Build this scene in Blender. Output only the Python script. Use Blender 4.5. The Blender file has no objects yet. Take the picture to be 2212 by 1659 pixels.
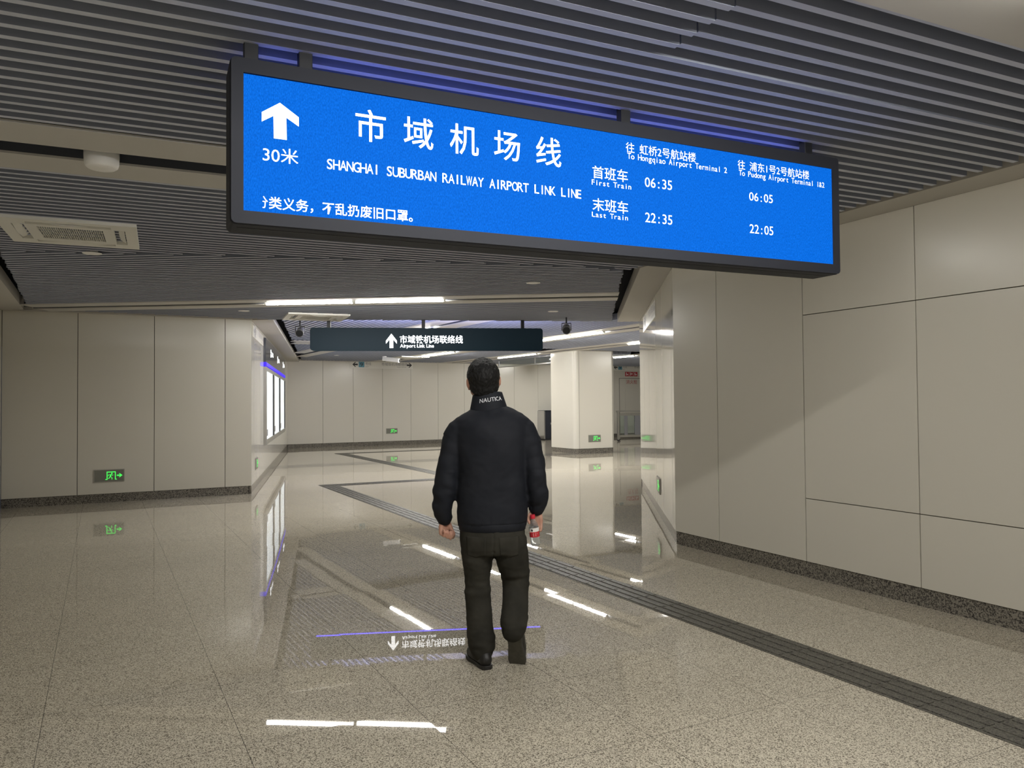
import bpy, bmesh, math, random
from mathutils import Vector, Matrix, noise
random.seed(7)
SC = bpy.context.scene
COL = SC.collection
R = math.radians

# ------------------------------------------------------------------ camera
F_PX, PITCH, ROLL, EYE = 1667.2, 0.0230, -0.00803, 1.55
cam_d = bpy.data.cameras.new('camera')
cam_d.sensor_width = 36.0
cam_d.lens = F_PX / 2212.0 * 36.0
cam_d.clip_start, cam_d.clip_end = 0.05, 200
cam = bpy.data.objects.new('camera', cam_d)
COL.objects.link(cam)
_f = Vector((0, math.cos(PITCH), math.sin(PITCH)))
_u = Vector((0, -math.sin(PITCH), math.cos(PITCH)))
_r = Vector((1, 0, 0))
_r2 = _r * math.cos(ROLL) + _u * math.sin(ROLL)
_u2 = -_r * math.sin(ROLL) + _u * math.cos(ROLL)
cam.matrix_world = Matrix(((_r2.x, _u2.x, -_f.x, 0), (_r2.y, _u2.y, -_f.y, 0), (_r2.z, _u2.z, -_f.z, EYE), (0, 0, 0, 1)))
SC.camera = cam

# ------------------------------------------------------------------ world, exposure
w = bpy.data.worlds.new('hall_light')
SC.world = w
w.use_nodes = True
w.node_tree.nodes['Background'].inputs[0].default_value = (0.62, 0.66, 0.78, 1)
w.node_tree.nodes['Background'].inputs[1].default_value = 0.05
SC.view_settings.view_transform = 'Standard'
SC.view_settings.look = 'None'
SC.view_settings.gamma = 1.0
SC.view_settings.exposure = 0.0
SC.view_settings.use_curve_mapping = False
SC.cycles.use_denoising = True
SC.cycles.sample_clamp_indirect = 6.0
SC.cycles.max_bounces = 10
SC.cycles.diffuse_bounces = 6
TUBE, TUBE_HALL, TUBE_SCREEN, TUBE_BACK = 165.0, 255.0, 42.0, 95.0          # radiance of the ceiling tubes

# ------------------------------------------------------------------ materials
def mat(name, col, rough=0.5, metal=0.0, emit=None, estr=0.0, spec=0.5, coat=0.0, trans=0.0, ior=1.45):
    m = bpy.data.materials.new(name)
    m.use_nodes = True
    b = m.node_tree.nodes['Principled BSDF']
    b.inputs['Base Color'].default_value = (*col, 1)
    b.inputs['Roughness'].default_value = rough
    b.inputs['Metallic'].default_value = metal
    b.inputs['Specular IOR Level'].default_value = spec
    b.inputs['Coat Weight'].default_value = coat
    b.inputs['Transmission Weight'].default_value = trans
    b.inputs['IOR'].default_value = ior
    if emit:
        b.inputs['Emission Color'].default_value = (*emit, 1)
        b.inputs['Emission Strength'].default_value = estr
    return m

class NT:
    def __init__(s, m): s.t = m.node_tree; s.b = s.t.nodes['Principled BSDF']
    def n(s, typ, **kw):
        nd = s.t.nodes.new(typ)
        for k, v in kw.items(): setattr(nd, k, v)
        return nd
    def l(s, a, b): s.t.links.new(a, b)
    def math(s, op, a, b=None, c=None):
        nd = s.n('ShaderNodeMath', operation=op)
        for i, x in enumerate((a, b, c)):
            if x is None: continue
            if isinstance(x, (int, float)): nd.inputs[i].default_value = x
            else: s.l(x, nd.inputs[i])
        return nd.outputs[0]
    def mix(s, f, a, b):
        nd = s.n('ShaderNodeMix', data_type='RGBA')
        for i, x in ((0, f), (6, a), (7, b)):
            if isinstance(x, (int, float)): nd.inputs[i].default_value = x
            elif isinstance(x, tuple): nd.inputs[i].default_value = (*x, 1)
            else: s.l(x, nd.inputs[i])
        return nd.outputs[2]

def mottled(name, a, b, scale, rough, detail=4.0, bump=0.0, stretch=None, **kw):
    m = mat(name, a, rough, **kw)
    k = NT(m)
    tc = k.n('ShaderNodeTexCoord')
    src = tc.outputs['Object']
    if stretch:
        mp = k.n('ShaderNodeMapping'); mp.inputs['Scale'].default_value = stretch
        k.l(src, mp.inputs[0]); src = mp.outputs[0]
    nz = k.n('ShaderNodeTexNoise')
    nz.inputs['Scale'].default_value = scale
    nz.inputs['Detail'].default_value = detail
    k.l(src, nz.inputs['Vector'])
    rp = k.n('ShaderNodeMapRange'); rp.inputs[1].default_value = 0.35; rp.inputs[2].default_value = 0.65
    k.l(nz.outputs[0], rp.inputs[0])
    k.l(k.mix(rp.outputs[0], a, b), k.b.inputs['Base Color'])
    if bump:
        bp = k.n('ShaderNodeBump'); bp.inputs['Strength'].default_value = bump; bp.inputs['Distance'].default_value = 0.004
        k.l(nz.outputs[0], bp.inputs['Height']); k.l(bp.outputs[0], k.b.inputs['Normal'])
    return m

def granite(name, cols, cell, rough, joints=False):
    """speckled polished stone; optional tile joints with a tiny tilt per slab"""
    m = mat(name, cols[0], rough, spec=0.5, ior=1.5)
    k = NT(m)
    tc = k.n('ShaderNodeTexCoord')
    P = tc.outputs['Object']
    vo = k.n('ShaderNodeTexVoronoi'); vo.inputs['Scale'].default_value = cell
    k.l(P, vo.inputs['Vector'])
    bw = k.n('ShaderNodeSeparateColor'); k.l(vo.outputs['Color'], bw.inputs[0])
    nz = k.n('ShaderNodeTexNoise'); nz.inputs['Scale'].default_value = cell * 0.5; nz.inputs['Detail'].default_value = 3
    k.l(P, nz.inputs['Vector'])
    v = k.math('ADD', k.math('MULTIPLY', bw.outputs[0], 0.6), k.math('MULTIPLY', nz.outputs[0], 0.55))
    cr = k.n('ShaderNodeValToRGB')
    e = cr.color_ramp.elements
    e[0].position = 0.36; e[0].color = (*cols[2], 1)
    e[1].position = 0.70; e[1].color = (*cols[0], 1)
    x = e.new(0.52); x.color = (*cols[1], 1)
    k.l(v, cr.inputs[0])
    out = cr.outputs[0]
    big = k.n('ShaderNodeTexNoise'); big.inputs['Scale'].default_value = 0.9; big.inputs['Detail'].default_value = 2
    k.l(P, big.inputs['Vector'])
    g = k.math('MULTIPLY_ADD', big.outputs[0], 0.22, 0.89)
    mul = k.n('ShaderNodeMix', data_type='RGBA', blend_type='MULTIPLY'); mul.inputs[0].default_value = 1
    k.l(out, mul.inputs[6]); k.l(g, mul.inputs[7]); out = mul.outputs[2]
    if joints:
        ang = R(28.0)
        sx = k.n('ShaderNodeSeparateXYZ'); k.l(P, sx.inputs[0])
        X, Y = sx.outputs[0], sx.outputs[1]
        ub = k.math('ADD', k.math('MULTIPLY', X, math.cos(ang)), k.math('MULTIPLY', Y, math.sin(ang)))
        va = k.math('ADD', k.math('MULTIPLY', X, -math.sin(ang)), k.math('MULTIPLY', Y, math.cos(ang)))
        tu = k.math('DIVIDE', k.math('SUBTRACT', ub, 0.58), 0.832)
        tv = k.math('DIVIDE', k.math('SUBTRACT', va, 2.88), 0.833)
        def edge(t):
            fr = k.math('FRACT', t)
            return k.math('MINIMUM', fr, k.math('SUBTRACT', 1.0, fr))
        d = k.math('MINIMUM', edge(tu), edge(tv))
        ln = k.math('LESS_THAN', d, 0.0018)
        out = k.mix(k.math('MULTIPLY', ln, 0.8), out, (0.035, 0.03, 0.025))
        cb = k.n('ShaderNodeCombineXYZ'); k.l(k.math('FLOOR', tu), cb.inputs[0]); k.l(k.math('FLOOR', tv), cb.inputs[1])
        wn = k.n('ShaderNodeTexWhiteNoise', noise_dimensions='3D'); k.l(cb.outputs[0], wn.inputs['Vector'])
        sv = k.n('ShaderNodeVectorMath', operation='SUBTRACT'); k.l(wn.outputs['Color'], sv.inputs[0]); sv.inputs[1].default_value = (0.5, 0.5, 0.5)
        ms = k.n('ShaderNodeVectorMath', operation='MULTIPLY'); k.l(sv.outputs[0], ms.inputs[0]); ms.inputs[1].default_value = (0.004, 0.004, 0)
        ge = k.n('ShaderNodeNewGeometry')
        ad = k.n('ShaderNodeVectorMath', operation='ADD'); k.l(ge.outputs['Normal'], ad.inputs[0]); k.l(ms.outputs[0], ad.inputs[1])
        no = k.n('ShaderNodeVectorMath', operation='NORMALIZE'); k.l(ad.outputs[0], no.inputs[0])
        k.l(no.outputs[0], k.b.inputs['Normal'])
    k.l(out, k.b.inputs['Base Color'])
    return m

M = {}
M['panel'] = mat('enamel_panel', (0.60, 0.573, 0.498), 0.24, spec=0.4)
M['panel_gloss'] = mat('gloss_enamel_panel', (0.60, 0.575, 0.508), 0.055, spec=0.55)
M['gap'] = mat('joint_dark', (0.05, 0.045, 0.04), 0.8)
M['soffit'] = mat('soffit_board', (0.50, 0.48, 0.44), 0.6, spec=0.3)
M['strip'] = mat('ceiling_strip', (0.54, 0.525, 0.49), 0.5, spec=0.3)
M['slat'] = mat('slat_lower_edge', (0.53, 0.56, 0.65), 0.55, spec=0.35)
M['slat_side_shaded'] = mat('slat_flank_shaded', (0.28, 0.305, 0.375), 0.6, spec=0.25)  # flanks darker than the lower edge: shade between slats put into the colour
M['slot'] = mat('slot_lining', (0.06, 0.065, 0.08), 0.7)
M['plenum'] = mat('dark_plenum', (0.012, 0.013, 0.016), 0.9)
M['floor'] = granite('floor_granite', ((0.61, 0.555, 0.445), (0.43, 0.387, 0.305), (0.135, 0.117, 0.09)), 235, 0.011, True)
M['base'] = granite('dark_granite', ((0.22, 0.20, 0.165), (0.11, 0.10, 0.085), (0.035, 0.032, 0.028)), 120, 0.16)
M['tactile'] = granite('tactile_stone', ((0.135, 0.128, 0.105), (0.092, 0.087, 0.073), (0.045, 0.042, 0.037)), 170, 0.5)
M['tactile'].node_tree.nodes['Principled BSDF'].inputs['Specular IOR Level'].default_value = 0.25
M['band'] = granite('band_stone', ((0.27, 0.25, 0.21), (0.19, 0.175, 0.15), (0.10, 0.09, 0.08)), 140, 0.10)
for nm_, st_ in (('tube', TUBE), ('tube_hall', TUBE_HALL), ('tube_dim', TUBE_SCREEN), ('tube_back', TUBE_BACK), ('tube_low', 70.0), ('tube_near', 185.0)):
    M[nm_] = mat(nm_ + '_glow', (0.9, 0.9, 0.9), 0.5, emit=(1.0, 0.975, 0.925), estr=st_)
M['alu'] = mat('brushed_aluminium', (0.62, 0.62, 0.62), 0.3, metal=1.0)
M['steel'] = mat('stainless_steel', (0.45, 0.44, 0.41), 0.3, metal=0.9)
M['black'] = mat('black_paint', (0.016, 0.017, 0.020), 0.45)
M['housing'] = mat('charcoal_housing', (0.026, 0.028, 0.036), 0.6, spec=0.2)
M['navy'] = mat('dark_navy_face', (0.013, 0.030, 0.046), 0.5, spec=0.2)
M['white_plastic'] = mat('white_plastic', (0.80, 0.79, 0.73), 0.45)
M['grille_dark'] = mat('grille_dark', (0.012, 0.012, 0.012), 0.9)
M['disc'] = mat('speaker_disc', (0.86, 0.85, 0.82), 0.55)
M['grey_metal'] = mat('grey_metal', (0.20, 0.20, 0.21), 0.5)
M['letters'] = mat('lit_letters', (0.9, 0.9, 0.9), 0.5, emit=(0.95, 0.97, 1.0), estr=1.15)
M['letters2'] = mat('lit_sign_letters', (0.9, 0.9, 0.9), 0.5, emit=(0.97, 0.98, 1.0), estr=2.4)
M['led_blue'] = mat('led_blue_strip', (0.1, 0.1, 0.3), 0.5, emit=(0.10, 0.08, 1.0), estr=5.0)
M['led_back'] = mat('led_back_face', (0.1, 0.1, 0.1), 0.5, emit=(0.55, 0.57, 1.0), estr=16.0)
M['led_bay'] = mat('led_bay_strip', (0.05, 0.03, 0.3), 0.5, emit=(0.035, 0.008, 0.85), estr=1.1)
M['led_top'] = mat('led_top_strip', (0.1, 0.1, 0.3), 0.5, emit=(0.12, 0.20, 1.0), estr=6.0)
M['ink'] = mat('black_ink', (0.03, 0.03, 0.03), 0.6)
M['grey_ink'] = mat('grey_ink', (0.20, 0.20, 0.20), 0.6)
M['pale_ink'] = mat('pale_grey_ink', (0.36, 0.35, 0.34), 0.5)
M['teal'] = mat('teal_square', (0.10, 0.27, 0.35), 0.5)
M['red_ink'] = mat('red_ink', (0.42, 0.04, 0.05), 0.5)
M['white_ink'] = mat('white_ink', (0.75, 0.74, 0.72), 0.5)
M['signboard'] = mat('white_signboard', (0.66, 0.64, 0.57), 0.35)
M['exit_plate'] = mat('exit_plate', (0.19, 0.19, 0.16), 0.2, spec=0.6)
M['exit_frame'] = mat('exit_frame', (0.36, 0.35, 0.31), 0.3, metal=0.6)
M['green'] = mat('exit_green', (0.05, 0.5, 0.1), 0.5, emit=(0.06, 0.92, 0.10), estr=1.0)
M['glass'] = mat('clear_glass', (0.86, 0.92, 0.90), 0.03, trans=1.0, ior=1.45)
M['header_glass'] = mat('dark_header_glass', (0.06, 0.065, 0.075), 0.12, spec=0.6)
M['skin'] = mottled('skin', (0.50, 0.285, 0.205), (0.44, 0.225, 0.16), 25, 0.5, spec=0.35)
M['hair'] = mottled('short_black_hair', (0.004, 0.004, 0.0045), (0.012, 0.0115, 0.011), 160, 0.55, bump=0.9, stretch=(1, 1, 0.4), spec=0.25)
M['jacket'] = mottled('black_navy_fabric', (0.0085, 0.0100, 0.0145), (0.0130, 0.0145, 0.0195), 9, 0.72, spec=0.25)
M['trousers'] = mottled('dark_olive_denim', (0.022, 0.021, 0.0170), (0.036, 0.034, 0.0272), 7, 0.85, detail=8, spec=0.15)
M['shoe'] = mat('black_shoe', (0.013, 0.012, 0.011), 0.5)
M['sole'] = mottled('dark_shoe_sole', (0.060, 0.056, 0.044), (0.082, 0.077, 0.061), 30, 0.7)
M['thread'] = mat('white_thread', (0.72, 0.74, 0.76), 0.6)
M['pet'] = mat('clear_bottle_plastic', (0.95, 0.97, 0.97), 0.05, trans=0.92, ior=1.35)
M['cap_red'] = mat('red_cap', (0.55, 0.02, 0.04), 0.4)
M['label_red'] = mat('red_label', (0.50, 0.03, 0.04), 0.45)
M['label_white'] = mat('white_label', (0.75, 0.73, 0.70), 0.45)

# blue led wall: pixel grid and slight unevenness of the modules
m = mat('led_screen', (0.0, 0.005, 0.02), 0.8, emit=(0.0, 0.15, 0.80), estr=1.0, spec=0.05)
k = NT(m)
tc = k.n('ShaderNodeTexCoord')
nz = k.n('ShaderNodeTexNoise'); nz.inputs['Scale'].default_value = 150; nz.inputs['Detail'].default_value = 2
mp = k.n('ShaderNodeMapping'); mp.inputs['Scale'].default_value = (1.6, 1, 0.7)
k.l(tc.outputs['Object'], mp.inputs[0]); k.l(mp.outputs[0], nz.inputs['Vector'])
wx = k.n('ShaderNodeTexWave', wave_type='BANDS', bands_direction='X'); wx.inputs['Scale'].default_value = 90
wz = k.n('ShaderNodeTexWave', wave_type='BANDS', bands_direction='Z'); wz.inputs['Scale'].default_value = 90
k.l(tc.outputs['Object'], wx.inputs['Vector']); k.l(tc.outputs['Object'], wz.inputs['Vector'])
sp = k.math('MULTIPLY', k.math('SUBTRACT', nz.outputs[0], 0.5), 2.1)
gr = k.math('MULTIPLY', k.math('SUBTRACT', k.math('MULTIPLY', wx.outputs[1], wz.outputs[1]), 0.25), 0.5)
v = k.math('ADD', k.math('ADD', sp, gr), 0.5)
cl = k.n('ShaderNodeClamp'); k.l(v, cl.inputs[0])
k.l(k.mix(cl.outputs[0], (0.0, 0.105, 0.60), (0.005, 0.20, 0.92)), k.b.inputs['Emission Color'])
M['led'] = m

# poster light: pale sheet with faint blocks printed on it
m = mat('poster_sheet', (0.7, 0.7, 0.7), 0.3, emit=(0.80, 0.88, 0.97), estr=0.72)
k = NT(m)
tc = k.n('ShaderNodeTexCoord')
nz = k.n('ShaderNodeTexNoise'); nz.inputs['Scale'].default_value = 2.2; nz.inputs['Detail'].default_value = 6
k.l(tc.outputs['Object'], nz.inputs['Vector'])
rp = k.n('ShaderNodeMapRange'); rp.inputs[1].default_value = 0.42; rp.inputs[2].default_value = 0.62
k.l(nz.outputs[0], rp.inputs[0])
k.l(k.mix(rp.outputs[0], (0.80, 0.92, 1.0), (0.62, 0.70, 0.68)), k.b.inputs['Emission Color'])
M['poster'] = m

# ------------------------------------------------------------------ mesh builder
class MB:
    def __init__(s): s.v = []; s.f = []; s.m = []; s.T = Matrix()
    def add(s, vs, fs, mi=0):
        b = len(s.v)
        s.v += [tuple(s.T @ Vector(p)) for p in vs]
        s.f += [tuple(b + i for i in f) for f in fs]
        s.m += [mi] * len(fs)
        return s
    def box(s, x0, x1, y0, y1, z0, z1, mi=0):
        vs = [(x, y, z) for z in (z0, z1) for y in (y0, y1) for x in (x0, x1)]
        return s.add(vs, [(0, 2, 3, 1), (4, 5, 7, 6), (0, 1, 5, 4), (2, 6, 7, 3), (0, 4, 6, 2), (1, 3, 7, 5)], mi)
    def bar(s, p, q, wid, z0, z1, mi=0):
        """upright bar along a floor line"""
        p, q = Vector(p[:2]), Vector(q[:2]); d = (q - p).normalized(); n = Vector((-d.y, d.x)) * wid / 2
        c = [p - n, q - n, q + n, p + n]
        vs = [(a.x, a.y, z) for z in (z0, z1) for a in c]
        return s.add(vs, [(3, 2, 1, 0), (4, 5, 6, 7), (0, 1, 5, 4), (1, 2, 6, 5), (2, 3, 7, 6), (3, 0, 4, 7)], mi)
    def prism(s, poly, z0, z1, mi=0):
        n = len(poly)
        vs = [(x, y, z0) for x, y in poly] + [(x, y, z1) for x, y in poly]
        return s.add(vs, [tuple(range(n - 1, -1, -1)), tuple(range(n, 2 * n))] + [(i, (i + 1) % n, n + (i + 1) % n, n + i) for i in range(n)], mi)
    def slab(s, poly, y0, y1, mi=0):
        """x-z outline given a thickness in y"""
        n = len(poly)
        vs = [(x, y0, z) for x, z in poly] + [(x, y1, z) for x, z in poly]
        return s.add(vs, [tuple(range(n)), tuple(range(2 * n - 1, n - 1, -1))] + [((i + 1) % n, i, n + i, n + (i + 1) % n) for i in range(n)], mi)
    def lathe(s, prof, seg=24, mi=0, c=(0, 0), cap=True):
        """profile of (r, z) pairs turned about z"""
        vs, fs = [], []
        for r, z in prof:
            for i in range(seg):
                a = 2 * math.pi * i / seg
                vs.append((c[0] + r * math.cos(a), c[1] + r * math.sin(a), z))
        for j in range(len(prof) - 1):
            for i in range(seg):
                a, b = j * seg + i, j * seg + (i + 1) % seg
                fs.append((a, b, b + seg, a + seg))
        if cap:
            fs.append(tuple(range(seg - 1, -1, -1)))
            fs.append(tuple(range((len(prof) - 1) * seg, len(prof) * seg)))
        return s.add(vs, fs, mi)
    def ring_loft(s, rings, seg=28, mi=0):
        """rings of (cx, cy, cz, rx, ry[, tiltx, tilty, power])"""
        vs, fs = [], []
        for r in rings:
            cx, cy, cz, rx, ry = r[:5]
            tx = r[5] if len(r) > 5 else 0; ty = r[6] if len(r) > 6 else 0; pw = r[7] if len(r) > 7 else 1.0
            for i in range(seg):
                a = 2 * math.pi * i / seg
                ca, sa = math.cos(a), math.sin(a)
                x = math.copysign(abs(ca) ** pw, ca) * rx; y = math.copysign(abs(sa) ** pw, sa) * ry
                vs.append((cx + x, cy + y, cz + x * tx + y * ty))
        for j in range(len(rings) - 1):
            for i in range(seg):
                a, b = j * seg + i, j * seg + (i + 1) % seg
                fs.append((a, b, b + seg, a + seg))
        fs.append(tuple(range(seg - 1, -1, -1)))
        fs.append(tuple(range((len(rings) - 1) * seg, len(rings) * seg)))
        return s.add(vs, fs, mi)
    def ball(s, c, r, seg=16, mi=0, rot=None):
        rx, ry, rz = (r, r, r) if isinstance(r, (int, float)) else r
        vs, fs = [], []
        rows = seg // 2
        for j in range(1, rows):
            t = math.pi * j / rows
            for i in range(seg):
                a = 2 * math.pi * i / seg
                vs.append((rx * math.sin(t) * math.cos(a), ry * math.sin(t) * math.sin(a), rz * math.cos(t)))
        top, bot = len(vs), len(vs) + 1
        vs += [(0, 0, rz), (0, 0, -rz)]
        for j in range(rows - 2):
            for i in range(seg):
                a, b = j * seg + i, j * seg + (i + 1) % seg
                fs.append((a, a + seg, b + seg, b))
        for i in range(seg):
            fs.append((top, i, (i + 1) % seg))
            o = (rows - 2) * seg
            fs.append((bot, o + (i + 1) % seg, o + i))
        q = rot or Matrix.Identity(3)
        vs = [tuple(Vector(c) + q @ Vector(p)) for p in vs]
        return s.add(vs, fs, mi)
    def tube(s, pts, rad, seg=14, mi=0, round_ends=True, flat=None):
        """tapering limb along a polyline; flat=(axis, factor) squeezes the section"""
        pts = [Vector(p) for p in pts]
        if isinstance(rad, (int, float)): rad = [rad] * len(pts)
        P, Q = list(pts), list(rad)
        if round_ends:
            d0 = (pts[0] - pts[1]).normalized(); d1 = (pts[-1] - pts[-2]).normalized()
            P = [pts[0] + d0 * rad[0] * k for k in (0.95, 0.7)] + P + [pts[-1] + d1 * rad[-1] * k for k in (0.7, 0.95)]
            Q = [rad[0] * 0.31, rad[0] * 0.71] + Q + [rad[-1] * 0.71, rad[-1] * 0.31]
        vs, fs = [], []
        ref = None
        for i, p in enumerate(P):
            a = P[max(i - 1, 0)]; b = P[min(i + 1, len(P) - 1)]
            d = (b - a).normalized()
            if ref is None:
                ref = Vector((1, 0, 0)) if abs(d.x) < 0.8 else Vector((0, 1, 0))
            u = (ref - d * ref.dot(d)).normalized(); v = d.cross(u); ref = u
            for j in range(seg):
                t = 2 * math.pi * j / seg
                o = (u * math.cos(t) + v * math.sin(t)) * Q[i]
                if flat:
                    ax = Vector(flat[0]); o = o - ax * o.dot(ax) * (1 - flat[1])
                vs.append(tuple(p + o))
        n = len(P)
        for i in range(n - 1):
            for j in range(seg):
                a, b = i * seg + j, i * seg + (j + 1) % seg
                fs.append((a, b, b + seg, a + seg))
        fs.append(tuple(range(seg - 1, -1, -1))); fs.append(tuple(range((n - 1) * seg, n * seg)))
        return s.add(vs, fs, mi)
    def mesh(s, name, mats, smooth=False):
        me = bpy.data.meshes.new(name)
        me.from_pydata(s.v, [], s.f)
        for x in (mats if isinstance(mats, (list, tuple)) else [mats]): me.materials.append(x)
        me.polygons.foreach_set('material_index', s.m)
        if smooth: me.polygons.foreach_set('use_smooth', [True] * len(s.f))
        me.update()
        return me
    def build(s, name, mats, parent=None, smooth=False, bevel=0.0, fix=False):
        me = s.mesh(name, mats, smooth)
        if fix:
            bm = bmesh.new(); bm.from_mesh(me); bmesh.ops.recalc_face_normals(bm, faces=bm.faces); bm.to_mesh(me); bm.free()
        o = bpy.data.objects.new(name, me)
        COL.objects.link(o)
        if parent: o.parent = parent
        if bevel:
            b = o.modifiers.new('bevel', 'BEVEL'); b.width = bevel; b.segments = 2; b.limit_method = 'ANGLE'
            b.harden_normals = True
            me.polygons.foreach_set('use_smooth', [True] * len(me.polygons))
        return o

def tag(o, label=None, cat=None, group=None, kind=None):
    if label: o['label'] = label
    if cat: o['category'] = cat
    if group: o['group'] = group
    if kind: o['kind'] = kind
    return o

def struct(o): o['kind'] = 'structure'; return o

def thing(name, label, cat, loc, rz=0.0, group=None):
    o = bpy.data.objects.new(name, None)
    COL.objects.link(o)
    o.empty_display_size = 0.1
    o.matrix_world = Matrix.Translation(loc) @ Matrix.Rotation(rz, 4, 'Z')
    return tag(o, label, cat, group)

def dup(root, loc, rz, label, group=None):
    r = root.copy(); COL.objects.link(r)
    r.matrix_world = Matrix.Translation(loc) @ Matrix.Rotation(rz, 4, 'Z')
    r['label'] = label
    if group: r['group'] = group
    for ch in list(root.children):
        c = ch.copy(); COL.objects.link(c); c.parent = r
        for g in list(ch.children):
            d = g.copy(); COL.objects.link(d); d.parent = c
    return r

# ------------------------------------------------------------------ writing
_gl = {}
def glyph(ch, bold=0.0):
    key = (ch, bold)
    if key not in _gl:
        c = bpy.data.curves.new('glyph', 'FONT')
        c.body = ch; c.offset = bold; c.resolution_u = 3
        o = bpy.data.objects.new('glyph', c)
        COL.objects.link(o)
        bpy.context.view_layer.update()
        me = bpy.data.meshes.new_from_object(o.evaluated_get(bpy.context.evaluated_depsgraph_get()))
        vs = [(v.co.x, v.co.y) for v in me.vertices]
        fs = [tuple(p.vertices) for p in me.polygons]
        bpy.data.objects.remove(o); bpy.data.curves.remove(c); bpy.data.meshes.remove(me)
        _gl[key] = (vs, fs)
    return _gl[key]

def is_wide(ch): return ord(ch) > 0x2e00

def write(mb, text, x0, z0, cell, em, y=-0.002, mono=True, bold=0.0, pitch=None, mi=0, flip=1, clip=None):
    """letters on the x-z plane; wide characters take one cell, narrow ones half a cell"""
    x = x0
    for ch in text:
        wide = is_wide(ch)
        adv = (pitch or cell) if wide else cell * 0.5
        if ch == ' ':
            x += adv if mono else cell * 0.28; continue
        vs, fs = glyph(ch, bold)
        a = min(p[0] for p in vs); b = max(p[0] for p in vs)
        if wide:
            pts = [(x + px * cell, z0 + pz * em) for px, pz in vs]
        elif mono:
            sx = min(cell, cell * 0.5 / max(b - a, 0.01)) if ch not in ':.|' else cell
            mid = x + adv / 2
            pts = [(mid + (px - (a + b) / 2) * sx, z0 + pz * em) for px, pz in vs]
        else:
            pts = [(x + (px - a) * cell, z0 + pz * em) for px, pz in vs]
            adv = (b - a) * cell + cell * 0.075
        if clip is not None: pts = [(max(px, clip), pz) for px, pz in pts]
        mb.add([(flip * px, y, pz) for px, pz in pts], fs if flip > 0 else [f[::-1] for f in fs], mi)
        x += adv
    return x

def arrow_poly(x, z, w_, h, turn=0):
    """up arrow with swept head, base at (x, z); turn in quarter turns clockwise"""
    p = [(0, 1), (-0.5, 0.52), (-0.5, 0.30), (-0.17, 0.60), (-0.17, 0), (0.17, 0), (0.17, 0.60), (0.5, 0.30), (0.5, 0.52)]
    out = []
    for a, b in p:
        a, b = a * w_, (b - 0.5) * h
        for _ in range(turn): a, b = b, -a
        out.append((x + a, z + b))
    return out

def flat_poly(mb, poly, y, mi=0):
    mb.add([(a, y, b) for a, b in poly], [tuple(range(len(poly)))], mi)
    return mb

def arrow(mb, x, z, w_, h, turn, y, mi=0):
    p = arrow_poly(x, z, w_, h, turn)
    # head split into convex pieces: left wing, right wing, stem
    for idx in ((0, 1, 2, 3), (0, 3, 6), (0, 6, 7, 8), (3, 4, 5, 6)):
        mb.add([(p[i][0], y, p[i][1]) for i in idx], [tuple(range(len(idx)))], mi)

# ------------------------------------------------------------------ plan of the hall
def D(a): return Vector((math.cos(R(a)), math.sin(R(a))))
ZC = 3.0
RC = Vector((1.755, 8.37))              # convex corner of the wall on the right
LC = Vector((-4.505, 13.34))            # convex corner of the wall on the left
aRW, aRR, aLW, aLR, aFW = 116.3, 84.2, 27.5, 103.7, 28.5
RR_FAR = RC + D(aRR) * 5.72
FW0 = Vector((-6.68, 27.24))
def meet(p, a, q, b):
    d, e = D(a), D(b); den = d.x * e.y - d.y * e.x
    t = ((q - p).x * e.y - (q - p).y * e.x) / den
    return p + d * t
LF = meet(LC, aLR, FW0, aFW)            # inner corner of the left return and the far wall
LA0 = Vector((-7.69, 11.62))            # where the left wall meets the passage wall
aPW = 117.5                             # passage wall on the left, mostly outside the picture

# floor
fl = MB(); fl.add([(-16, -9, 0), (16, -9, 0), (16, 46, 0), (-16, 46, 0)], [(0, 1, 2, 3)])
struct(fl.build('floor', M['floor']))

def wall(name, p, ang, length, joints, z1=ZC, side=1, hj=(), hj_from=None, mt='panel', base_name=None, gap=0.008):
    """row of enamel panels on a dark back; face on the left of the direction if side=1"""
    d = D(ang); n = Vector((-d.y, d.x)) * side
    T = Matrix(((d.x, n.x, 0, p.x), (d.y, n.y, 0, p.y), (0, 0, 1, 0), (0, 0, 0, 1)))
    mb = MB(); mb.T = T
    mb.box(0, length, -0.12, -0.03, 0.0, z1 + 0.25, 1)
    js = [-0.0] + [j for j in joints if 0 < j < length] + [length]
    for i in range(len(js) - 1):
        a = js[i] + (gap / 2 if i else 0); b = js[i + 1] - (gap / 2 if i < len(js) - 2 else 0)
        cuts = [0.14]
        if hj and (hj_from is None or hj_from(js[i])): cuts += list(hj)
        cuts += [z1]
        for q in range(len(cuts) - 1):
            mb.box(a, b, -0.032, 0.0, cuts[q] + (0.003 if q else 0), cuts[q + 1] - (0.003 if q < len(cuts) - 2 else 0), 0)
    o = struct(mb.build(name, [M[mt], M['gap']], fix=True, bevel=0.002))
    if base_name:
        bb = MB(); bb.T = T
        bb.box(0.0, length, -0.05, -0.012, 0.0, 0.135)
        struct(bb.build(base_name, M['base'], fix=True))
    return o, T

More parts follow.
